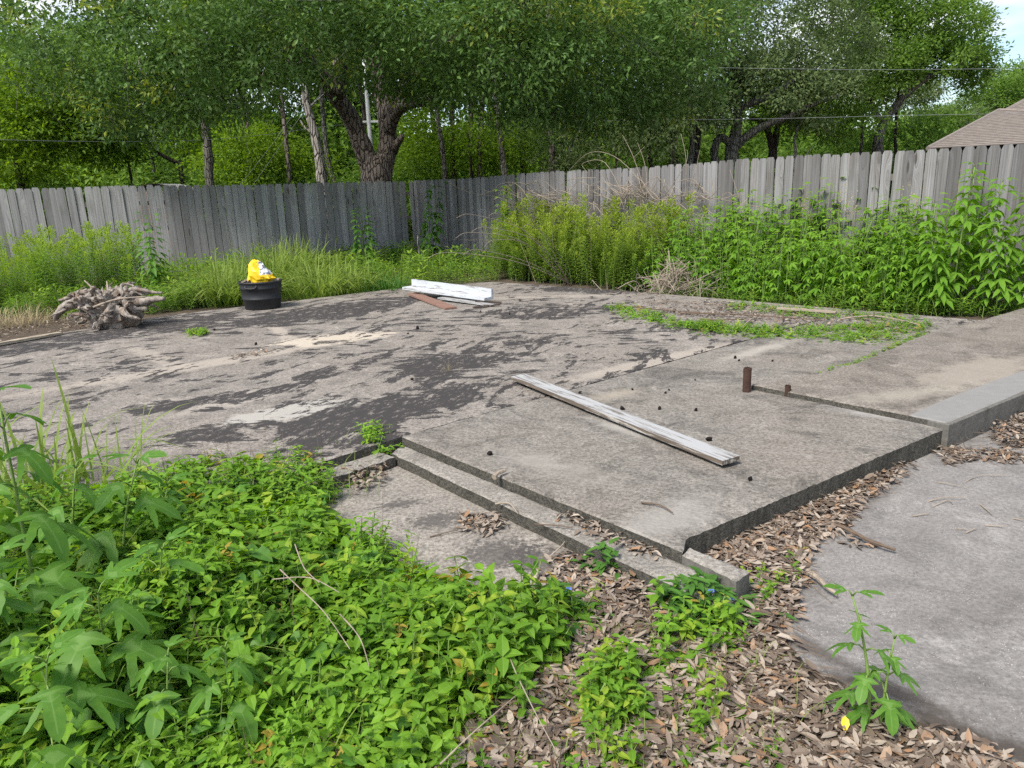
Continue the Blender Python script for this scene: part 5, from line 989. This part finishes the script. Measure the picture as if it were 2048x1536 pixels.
# ------------------------------------------------------------------ ragweed
RAG = [lobed_leaf(1, 5, .55, .9), lobed_leaf(2, 5, .9, .85), lobed_leaf(3, 3, .7, .85), lobed_leaf(4, 3, .3, .8)]; RAG_ME = [t.mesh('leaf', M['ragweed'], True) for t in RAG]
def frame_matrix(pos, d, n, s):
    B = basis(np.asarray(d, float)[None], np.asarray(n, float)[None])[0] * s; m_ = Matrix.Identity(4)
    for i in range(3):
        for j in range(3): m_[i][j] = float(B[i][j])
        m_[i][3] = float(pos[i])
    return m_
def lobed_small(seed):
    r = np.random.default_rng(seed); b = MB(); lf = ribbon_leaf(.34, ((.3, .9), (.65, .85)), .4, .12)
    for an, L in ((-52, .72), (0, 1), (52, .72)): b.scatter(lf, np.array([[0, .12 if an else 0, -.004 * abs(an) / 52 - .002]]), rotz(np.array([-math.radians(an + r.normal() * 6)])), np.array([L]))
    return b
RAG_FAR = [lobed_small(q).mesh('leaf', M['ragweed_far']) for q in (5, 6, 7, 8)]
def ragweed(name, label, p, h, nodes, size, seed, lean=(0, 0), group='large ragweed plants in the foreground', top=.45, z0=.0, a0=None, meshes=None):
    """stem with opposite pairs of stalked, palm-shaped leaves; every leaf a part"""
    r = np.random.default_rng(seed); root = empty(name, (p[0], p[1], z0)); tag(root, label, 'weed', group); f = lambda t: np.array([lean[0] * t * t, lean[1] * t * t, h * t])
    b = MB(); b.tube([f(t) for t in np.linspace(0, 1, 9)], np.linspace(.0075, .003, 9) * (h / .6) ** .5, 7); a = a0 if a0 is not None else r.random() * 6.28
    for k in range(nodes):
        t = .22 + .78 * k / max(1, nodes - 1); s = size * (1.0 - (1 - top) * max(0, t - .35) / .65) * (.85 + .3 * r.random()); a += 1.57 + r.normal() * .2
        for sd in (0, math.pi):
            an = a + sd + r.normal() * .15; el = .15 + .75 * t ** 2 + r.normal() * .12; d = np.array([math.cos(an), math.sin(an), math.tan(min(el, 1.1))]); d = d / np.linalg.norm(d); pet = s * .38; st = f(t); e = st + d * pet
            b.tube([st, st + d * pet * .5 + [0, 0, .008], e], [.0028, .0024, .002], 4)
            hd = np.array([math.cos(an), math.sin(an), -.15 - .35 * r.random() + .9 * max(0, t - .8) * 3]); o = link('leaf', (meshes or RAG_ME)[r.choice(4, p=[.35, .25, .25, .15]) if t < .9 else 3], root)
            o.matrix_local = frame_matrix(e, hd, np.array([.0, 0, 1.0]) + r.normal(size=3) * .18, s)
    b.build('stem', M['stem'], root, True); return root
for i, (px, py, h, nd, sz, lean, lab) in enumerate([
    (95, 1290, .86, 7, .19, (-.02, .05), 'tallest broad-leaved ragweed at the left edge, rising in front of the slab'), (255, 1200, .50, 5, .19, (.10, .06), 'ragweed with drooping leaves right of the tallest one'),
    (230, 1420, .36, 5, .20, (.03, -.02), 'ragweed with the largest spread leaves low at the left'), (120, 1560, .30, 4, .19, (.02, .02), 'low broad ragweed in the bottom left corner'), (470, 1470, .22, 4, .12, (0, .02), 'small ragweed sprig among the creepers at bottom left of centre'),
    (-30, 1200, .74, 6, .19, (.02, .03), 'ragweed half cut off by the left edge of view'), (330, 1300, .34, 4, .17, (.06, -.02), 'mid-height ragweed with tilted leaves in the creepers'), (10, 1420, .36, 5, .19, (0, 0), 'ragweed hanging over the left edge below the tallest one'), (-20, 870, .55, 4, .11, (.02, 0), 'ragweed tip poking in at the left edge beside the slab'),
    (160, 1180, .46, 5, .15, (.05, .05), 'ragweed standing between the tallest one and the drooping one'), (330, 1130, .30, 4, .14, (.05, .04), 'low ragweed nearest the slab in the creepers'), (70, 1390, .42, 5, .17, (-.03, 0), 'ragweed filling the lower left below the tallest one'), (345, 1480, .22, 4, .15, (.03, 0), 'short ragweed in the creepers right of the bottom corner')]):
    ragweed('ragweed', lab, P(px, py), h + .06, nd + 1, sz * 1.25, 100 + i, lean, z0=.0)
for sub, (px, py, h, nd, sz, lean, lab) in enumerate([(1735, 1462, .40, 5, .092, (-.055, .05), 'ragweed seedling with the taller stem at the driveway edge'), (1760, 1460, .27, 5, .085, (.03, .03), 'shorter leaning ragweed seedling beside the taller one')]):
    ragweed('ragweed_seedling', lab, P(px, py), h, nd, sz, 140 + sub, lean, 'ragweed seedlings at the driveway edge', .6, .01)
o = L_OVATE.mesh('yellow_leaf', M['yellow_leaf']); o = link('yellow_leaf', o); o.matrix_world = frame_matrix(P(1690, 1432, .05), (-.2, -.6, -.4), (0, -.4, 1), .045); tag(o, 'single yellowed leaf below the ragweed seedlings', 'leaf')
# lance-leaved shoots in the creepers
def shoot(name, label, p, h, n, size, seed, mat='cover', group='lance-leaved shoots in the creepers', tm=None, z0=.05):
    r = np.random.default_rng(seed); root = empty(name, (p[0], p[1], z0)); tag(root, label, 'weed', group); b = MB(); b.tube([(0, 0, 0), (.01, 0, h * .5), (.02, .01, h)], [.004, .003, .002], 5); b.build('stem', M['stem'], root); me = ribbon_leaf(.24, ((.2, .8), (.45, 1), (.75, .65)), .5, .15).mesh('leaf', M[mat], True)
    for k in range(n):
        t = .25 + .75 * k / (n - 1); a = k * 2.4 + r.random() * .5; o = link('leaf', me, root); o.matrix_local = frame_matrix((.02 * t, .01 * t, h * t), (math.cos(a), math.sin(a), .45), np.array([0, 0, 1.0]) - .3 * np.array([math.cos(a), math.sin(a), 0]), size * (1.15 - .45 * t))
for i, (px, py, h, n, s, lab) in enumerate([(765, 1290, .20, 9, .10, 'pale lance-leaved shoot rising from the creepers above the other'), (825, 1390, .17, 9, .10, 'yellowish lance-leaved shoot nearer the camera in the creepers'), (640, 1440, .16, 8, .09, 'lance-leaved shoot left of the yellowish one')]):
    shoot('lance_leaved_shoot', lab, P(px, py), h, n, s, 160 + i)
# dayflower tufts with blue flowers at the step
def dayflower(label, p, n, rad, seed, fl):
    r = np.random.default_rng(seed); root = empty('dayflower', (p[0], p[1], .0)); tag(root, label, 'plant', 'dayflower tufts by the step'); b = MB(); q = r.normal(size=(n, 3)) * rad * np.array([1, 1, .0]); q[:, 2] = .02 + .13 * r.random(n) * np.exp(-(q[:, 0] ** 2 + q[:, 1] ** 2) / (2 * rad * rad)); a = r.random(n) * 6.28; d = np.c_[np.cos(a), np.sin(a), .25 + .4 * r.random(n)]
    b.scatter(ribbon_leaf(.34, ((.2, .85), (.5, 1), (.8, .6)), .45, .15), q, basis(d, np.tile([0, 0, 1.0], (n, 1)) - d * .3), .05 + .025 * r.random(n), r.random(n), r.random(n)); b.build('leaves', M['dayflower'], root)['kind'] = 'stuff'
    pm = ribbon_leaf(.9, ((.3, .9), (.7, 1.0)), .2, .1).mesh('petal', M['flower'])
    for (x, y, z) in fl:
        for s in (-.5, .5): o = link('flower', pm, root); o.matrix_local = frame_matrix((x, y, z), (s, -.3, .7), (0, -1, .3), .016)
dayflower('dark green dayflower tuft with blue flowers at the end of the step', P(1400, 1225), 230, .085, 1, [(.02, -.06, .12), (.10, -.05, .08)]); dayflower('dark green dayflower tuft with one blue flower in the litter', P(1110, 1235), 120, .06, 2, [(.05, -.03, .13)]); dayflower('small dayflower tuft rooted against the lower step', P(1215, 1140), 50, .04, 3, [])
# dry stalks leaning through the creepers
for k, (pts, z) in enumerate([([(560, 1140), (600, 1190), (650, 1240), (700, 1300)], .22), ([(590, 1090), (610, 1150), (640, 1180)], .26), ([(1000, 1240), (1020, 1330), (1060, 1420), (1110, 1500)], .10), ([(880, 1530), (950, 1480), (1030, 1410)], .08), ([(680, 1230), (720, 1290), (740, 1350)], .18), ([(545, 1160), (620, 1170), (680, 1200)], .24)]):
    twig('dry stalk leaning through the green creepers', pts, z, .0024, 'twig', 'dry stalks in the creepers', .03)

# ------------------------------------------------------------------ tall weeds along the fences
def goldenrod_tmpl(seed, h=1.0, n=78, size=.125, plume=True):
    r = np.random.default_rng(seed); b = MB(); ln = r.normal(size=2) * .07; f = lambda t: np.stack([ln[0] * t * t, ln[1] * t * t, h * t], -1); b.tube(f(np.linspace(0, 1, 5)), np.linspace(.006, .002, 5), 3, 1, cap=False)
    t = np.linspace(.12, 1, n); a = np.arange(n) * 2.4; d = np.c_[np.cos(a), np.sin(a), .25 + .9 * t ** 3]; b.scatter(L_LANCE, f(t), basis(d, np.tile([0, 0, 1.0], (n, 1)) - d * .3), size * (.75 + .5 * np.sin(t * 2.6)) * (1 - .45 * t ** 4)); b.c[-1][:, 3] = np.repeat(np.clip((t - .72) / .28, 0, 1) * .8, L_LANCE.n)
    if plume:
        m_ = 26; u = r.random(m_); a = r.random(m_) * 6.28; d = np.c_[np.cos(a), np.sin(a), 1.1 + 0 * a]; pos = f(.9 + .12 * u) + np.c_[np.cos(a), np.sin(a), 0 * a] * (.02 + .02 * (1 - u))[:, None]; b.scatter(L_TINY, pos, basis(d, r.normal(size=(m_, 3)) + [0, 0, 1]), .028 + .02 * r.random(m_)); b.c[-1][:, 3] = 1.0
    return b
def ragweed_tmpl(seed, h=.95, nodes=9, size=.13):
    r = np.random.default_rng(seed); b = MB(); ln = r.normal(size=2) * .06; f = lambda t: np.array([ln[0] * t * t, ln[1] * t * t, h * t]); b.tube([f(t) for t in np.linspace(0, 1, 5)], np.linspace(.008, .003, 5), 4, 1, cap=False); lf = [lobed_small(1), lobed_small(2)]; a = r.random() * 6
    for k in range(nodes):
        t = .15 + .85 * k / (nodes - 1); a += 1.57
        for s in (0, math.pi):
            an = a + s + r.normal() * .2; d = np.array([math.cos(an), math.sin(an), .1 + .6 * t ** 3 + r.normal() * .1]); b.scatter(lf[r.integers(2)], (f(t) + d * size * .45)[None], basis((d * [1, 1, .2] + [0, 0, -.25 + .5 * t ** 4])[None], np.array([[0, 0, 1.0]]) + r.normal(size=(1, 3)) * .2), np.array([size * (1.1 - .5 * t ** 2) * (.8 + .4 * r.random())]), [r.random()]); b.c[-1][:, 3] = max(0, t - .75) * 2.2 * r.random()
    return b
def lobed_small(seed):
    r = np.random.default_rng(seed); b = MB(); lf = ribbon_leaf(.34, ((.3, .9), (.65, .85)), .4, .12)
    for an, L in ((-52, .72), (0, 1), (52, .72)): b.scatter(lf, np.array([[0, .12 if an else 0, -.004 * abs(an) / 52 - .002]]), rotz(np.array([-math.radians(an + r.normal() * 6)])), np.array([L]))
    return b
def patch(name, label, poly, n, tmpls, mats, hs=(.8, 1.15), seed=0, hfn=None):
    r = np.random.default_rng(seed); b = MB(); p = sample_poly(r, poly, n); k = r.integers(len(tmpls), size=n); s = r.uniform(*hs, size=n) * (hfn(p) if hfn else 1) * (.72 + .55 * vnoise(p + 7, 1.3)); g_ = np.clip(vnoise(p, 1.5) + r.normal(size=n) * .15, 0, 1)
    for q, tm in enumerate(tmpls):
        m_ = k == q; k_ = m_.sum(); up = nrm(np.c_[r.normal(size=(k_, 2)) * .13, np.ones(k_)]); sd_ = nrm(np.cross(up, np.c_[np.cos(ph := r.random(k_) * 6.28), np.sin(ph), np.zeros(k_)])); Rm = np.stack([sd_, np.cross(up, sd_), up], -1); b.scatter(tm, np.c_[p[m_], np.zeros(k_)], Rm, s[m_], None, g_[m_]); c = b.c[-1]; nv = tm.n; c[:, 0] = np.clip(c[:, 0] * .4 + np.repeat(r.random(m_.sum()), nv) * .6, 0, 1)
    return tag(b.build(name, mats), label, None, None, 'stuff')
GT = [goldenrod_tmpl(s, 1.0) for s in (1, 2, 3)]; RT_ = [ragweed_tmpl(s) for s in (1, 2, 3, 4)]
patch('goldenrod_thicket', 'yellow-tipped goldenrod thicket in front of the right fence', XY([(985, 562), (1130, 575), (1260, 588), (1380, 570), (1400, 530), (1200, 525), (1000, 535)]), 520, GT, [M['goldenrod'], M['stem']], (.75, 1.25), 1, lambda p: .48 + .62 * np.clip(-poly_dist(p, MAIN) / 1.3, 0, 1))
patch('goldenrod_fringe', 'short dark green goldenrod shoots along the slab edge below the thicket', XY([(1000, 562), (1140, 570), (1290, 590), (1300, 578), (1140, 558), (1000, 550)]), 230, GT, [M['goldenrod_g'], M['stem']], (.35, .75), 5)
patch('goldenrod_thicket', 'green goldenrod thicket at the far left before the fence', XY([(-150, 640), (100, 618), (270, 610), (300, 570), (100, 568), (-150, 585)]), 420, GT, [M['goldenrod_g'], M['stem']], (.5, 1.12), 2)
patch('ragweed_thicket', 'dense bright green ragweed thicket along the right fence', XY([(1300, 592), (1450, 604), (1620, 615), (1800, 632), (1860, 600), (1700, 560), (1500, 548), (1380, 560)]), 400, RT_, [M['ragweed_far'], M['stem']], (.75, 1.15), 3, lambda p: .55 + .55 * np.clip(-np.maximum(poly_dist(p, MAIN), poly_dist(p, PORCH)) / 1.2, 0, 1))
def tuft(seed, n, L, ls):
    r = np.random.default_rng(seed); b = MB(); t = np.linspace(.2, 1, n); a = np.arange(n) * 2.4; d = np.c_[np.cos(a), np.sin(a), .3 + .4 * t]; b.tube([(0, 0, 0), (.01, 0, L)], .002, 3, 1, cap=False); b.scatter(L_LANCE, np.c_[np.cos(a) * .01, np.sin(a) * .01, L * t], basis(d, np.tile([0, 0, 1.0], (n, 1)) - d * .3), np.c_[np.full(n, ls * 1.8), np.full(n, ls), np.full(n, ls)]); return b
GC = [tuft(31, 11, .16, .065), tuft(32, 9, .10, .06), tuft(33, 14, .22, .06)]
wb = MB(); cover(wb, XY([(560, 600), (720, 580), (985, 562), (1010, 530), (860, 512), (700, 520), (300, 560), (270, 615), (400, 615)]), 2500, GC, [.35, .3, .35], None, (.9, 2.1), .4, .35); cover(wb, XY([(-150, 650), (60, 640), (160, 640), (320, 628), (450, 615), (420, 600), (-150, 610)]), 1300, GC, [.35, .35, .3], None, (.8, 1.6), .4, .3)
cover(wb, XY([(1290, 600), (1500, 612), (1850, 640), (2100, 640), (2100, 620), (1600, 600)]), 700, GC, [.35, .35, .3], None, (.7, 1.2), .4, .3); cover(wb, XY([(300, 632), (640, 598), (800, 580), (985, 566), (1000, 560), (800, 572), (600, 590), (300, 622)]), 500, GC, [.4, .4, .2], None, (.5, 1.0), .4, .3)
tag(wb.build('low_weeds', [M['goldenrod_g'], M['stem']]), 'low yellow-green weeds between the slab and the fences', None, None, 'stuff')
def tall_weed(name, label, p, h, tm, mats, s=1.0, rz=0.0, group='tall single weeds in front of the fences'):
    V = tm.mesh(name, mats); o = link(name, V); o.location = (p[0], p[1], 0); o.scale = (s, s, h); o.rotation_euler = (0, 0, rz); tag(o, label, 'weed', group); return o
FT = [ragweed_tmpl(11, 1.0, 26, .19), ragweed_tmpl(12, 1.0, 24, .20), ragweed_tmpl(13, 1.0, 26, .20)]
rm = [M['ragweed_far'], M['stem']]; rd = [M['ragweed'], M['stem']]
tall_weed('fence_weed', 'feathery tall weed against the back fence above the upturned stump', P(315, 600), 1.30, FT[0], rd, 1.1); tall_weed('fence_weed', 'tall weed against the back fence above the dark green tuft', P(730, 545), 1.20, FT[1], rd, 1.25); tall_weed('fence_weed', 'tallest narrow weed right at the fence corner', P(862, 530), 1.62, FT[2], rd, 1.2, 1.0)
tall_weed('fence_weed', 'short weed between the two tall weeds by the fence corner', P(805, 535), .55, FT[0], rd, 1.2, 2.0); tall_weed('fence_weed', 'light green weed topping the dry stems by the fence corner', P(1015, 540), 1.5, FT[1], rm, 1.0, .5)
for i, (px, py, h) in enumerate([(1450, 575, 1.25), (1480, 570, 1.1), (1590, 575, 1.3), (1640, 580, 1.2), (1760, 590, 1.15)]): tall_weed('fence_weed', ('first', 'second', 'third', 'fourth', 'fifth')[i] + ' dark ragweed from the goldenrod, standing above the thicket at the right fence', P(px, py), h, FT[i % 3], rm, 1.1, i)
for i, (px, py, h, lab) in enumerate([(1840, 628, 1.25, 'big ragweed at the left side of the tall group at far right'), (1900, 630, 1.62, 'big ragweed second in the tall group at far right'), (1960, 632, 1.45, 'big ragweed in the middle of the tall group at far right'), (2020, 634, 1.75, 'tallest big ragweed near the right edge of view'), (2075, 625, 1.7, 'big ragweed cut by the right edge of view'), (1930, 605, 1.5, 'big ragweed at the rear of the tall group at far right'), (1870, 612, 1.2, 'big ragweed at the rear left of the tall group at far right'), (2040, 600, 1.75, 'big ragweed closest to the fence in the tall group at far right'), (1815, 622, .95, 'low ragweed leading the tall group at far right'), (1990, 636, 1.0, 'low ragweed at the foot of the tall group at far right'), (1870, 634, .85, 'low ragweed at the left foot of the tall group at far right'), (2050, 640, 1.1, 'low ragweed at the right edge below the tall group'), (1945, 622, 1.35, 'ragweed filling the middle rear of the tall group at far right'), (1885, 622, 1.1, 'mid-height ragweed left of the middle of the tall group'), (2005, 620, 1.3, 'mid-height ragweed right of the middle of the tall group'), (1850, 600, 1.15, 'ragweed joining the thicket to the tall group at far right')]):
    p = P(px, py); ragweed('tall_ragweed', lab, p, h, 18, .20, 200 + i, (np.random.default_rng(i).normal() * .14, -.05), 'big ragweeds at the far right', .75, meshes=RAG_FAR)
# dry stems, vine tangle and brush heap
def dry_stems(name, label, base, tips, rad, seed, mat='twig', cat='dry stems'):
    r = np.random.default_rng(seed); root = empty(name, base); tag(root, label, cat)
    for tpt in tips:
        a = np.zeros(3) + r.normal(size=3) * [.08, .08, 0]; e = np.asarray(tpt) - base; mid = (a + e) / 2 + np.array([0, 0, .12 + .2 * r.random()]) + r.normal(size=3) * .05; q = smooth_path([a, mid, e, e + (e - mid) * .3 + [0, 0, -.12]], 18); MB().tube(q, np.linspace(rad, rad * .4, 18), 5).build('stem', M[mat], root, True)
    return root
bs = P(1140, 572); dry_stems('dry_stem_bundle', 'long dry brown stems arching up-left out of the goldenrod', bs, [D(950, 430, 10.2), D(975, 455, 10.0), D(1000, 430, 10.3), D(990, 480, 9.9), D(945, 465, 10.4), D(960, 500, 10.0), D(1010, 400, 10.8), D(1060, 450, 10.4), D(900, 505, 10.2)], .006, 1)
r = np.random.default_rng(91); n_v = 0; vine = empty('dead_vine', P(1180, 545)); tag(vine, 'tangle of dead grey vines climbing over the right fence', 'vine'); vl = np.array(vine.location); vb = MB()
def fence_pt(px, py, off=.12):
    d = ray(px, py); nn = np.array([-dr_[1], dr_[0]]); nn = nn if nn @ FC < 0 else -nn; q = FC + nn * off; t = (q @ nn) / (d[:2] @ nn); return np.array([0, 0, CAM_H]) + d * t
for k in range(150):
    px, py = r.uniform(1020, 1400), r.uniform(370, 470) - (0 if r.random() < .8 else 30); pts = [fence_pt(px, py, r.uniform(.06, .3))]; d = np.array([r.normal(), r.normal() * .9])
    for s in range(5): d = d + r.normal(size=2) * .7; px += d[0] * 13; py = min(max(py + d[1] * 13, 352 + 50 * r.random()), 480); pts.append(fence_pt(px, py, r.uniform(.06, .35)))
    vb.tube(smooth_path(np.array(pts) - vl, 14), r.uniform(.0035, .007), 4, cap=False)
vb.build('tangle', M['twig'], vine)['kind'] = 'stuff'
for pts in ([(1310, 400), (1240, 320), (1180, 305), (1135, 345)], [(1250, 400), (1210, 325), (1165, 327), (1175, 345)], [(1290, 380), (1265, 310), (1245, 270)], [(1268, 315), (1290, 292)], [(1295, 380), (1290, 330), (1275, 285)], [(1370, 400), (1372, 320), (1362, 268)], [(1385, 400), (1392, 340), (1400, 300)], [(1505, 560), (1490, 440), (1460, 340)], [(1330, 390), (1370, 330), (1375, 300)]):
    MB().tube(smooth_path([fence_pt(x, y, .2) - vl for x, y in pts], 16), np.linspace(.006, .0025, 16), 5).build('cane', M['twig'], vine, True)
hp = P(1350, 598); heap = empty('brush_heap', hp); tag(heap, 'heap of dry grey brush at the edge of the ragweed thicket', 'brush heap'); hb = MB()
for k in range(190):
    a = r.random() * 6.28; rr = abs(r.normal()) * .28; c = np.array([math.cos(a) * rr * 1.5, math.sin(a) * rr, .02 + max(0, .42 - rr * .8) * r.random()]); d = rand_dirs(r, 1, .2)[0] * r.uniform(.15, .4); q = smooth_path([c - d, c + r.normal(size=3) * .05 + [0, 0, .05], c + d], 8); q[:, 2] = np.maximum(q[:, 2], .01); hb.tube(q, r.uniform(.002, .006), 4, cap=False)
hb.build('brush', M['twig'], heap)['kind'] = 'stuff'
for k in range(16):
    a = r.random() * 6.28; d = np.array([math.cos(a), math.sin(a) * .6, r.uniform(.2, .9)]); q = smooth_path([(0, 0, .1), d * .4, d * r.uniform(.6, .9) + [0, 0, -.1]], 12); MB().tube(q, np.linspace(.008, .003, 12), 5).build('branch', M['twig'], heap, True)
# thin upright dry stalks in the foreground weeds
qb = MB(); r = np.random.default_rng(93); pp = np.vstack([sample_poly(r, XY([(420, 930), (700, 930), (690, 1000), (420, 1010)]), 34), sample_poly(r, COVER, 46)]); n = len(pp); dd = np.c_[r.normal(size=(n, 2)) * .25, np.ones(n)]
qb.scatter(TW, np.c_[pp, np.zeros(n)], basis(dd, np.tile([1.0, 0, 0], (n, 1))), np.c_[np.full(n, .0016), .15 + .22 * r.random(n), np.full(n, .0016)]); tag(qb.build('weed_stalks', M['twig_dark']), 'thin brown stalks standing in the foreground weeds', None, None, 'stuff')
gb = MB(); pp = sample_poly(r, XY([(985, 562), (1130, 572), (1290, 590), (1600, 606), (1620, 590), (1300, 560), (1000, 540)]), 110); n = len(pp); dd = np.c_[r.normal(size=(n, 2)) * .35, np.ones(n)]
gb.scatter(TW, np.c_[pp, np.zeros(n)], basis(dd, np.tile([1.0, 0, 0], (n, 1))), np.c_[np.full(n, .004), .5 + .7 * r.random(n), np.full(n, .004)]); tag(gb.build('dead_stalks', M['twig']), 'brown dead stalks leaning through the goldenrod and ragweed thickets', None, None, 'stuff')
# wispy seed-head grass against the right fence
for i, (px, py, h) in enumerate([(1610, 585, 1.35), (1690, 590, 1.5), (1790, 600, 1.5), (1590, 580, 1.4), (1660, 585, 1.45), (1810, 600, 1.3), (200, 600, .9), (130, 600, 1.0)]):
    b = MB(); rr = np.random.default_rng(400 + i); ln = rr.normal() * .12
    for s in range(3):
        q = smooth_path([(0, 0, 0), (ln * .4 + s * .03, 0, h * .6), (ln + s * .05, 0, h - s * .15)], 10); b.tube(q, np.linspace(.004, .0015, 10), 3, cap=False); m_ = 22; t = rr.uniform(.72, 1, m_); pos = np.array([q[int(u * 9)] for u in t]) + rr.normal(size=(m_, 3)) * .05; b.scatter(L_TINY, pos, basis(rand_dirs(rr, m_), rand_dirs(rr, m_)), .022 + .01 * rr.random(m_), rr.random(m_))
    o = b.build('seed_head_grass', M['dry_grass']); o.location = P(px, py); tag(o, 'wispy dry grass stem with a loose seed head before the fence', 'grass', 'wispy seed-head grasses before the fences')
# pale stake at the fence corner
st = P(842, 535); o = MB().tube(smooth_path([(0, 0, 0), (-.02, 0, .35), (-.03, .01, .72)], 8), .022, 7, 0, None, True, .1, r).build('wooden_stake', M['dead_bark']); o.location = st; tag(o, 'short pale stake standing beside the tallest weed at the fence corner', 'stake')
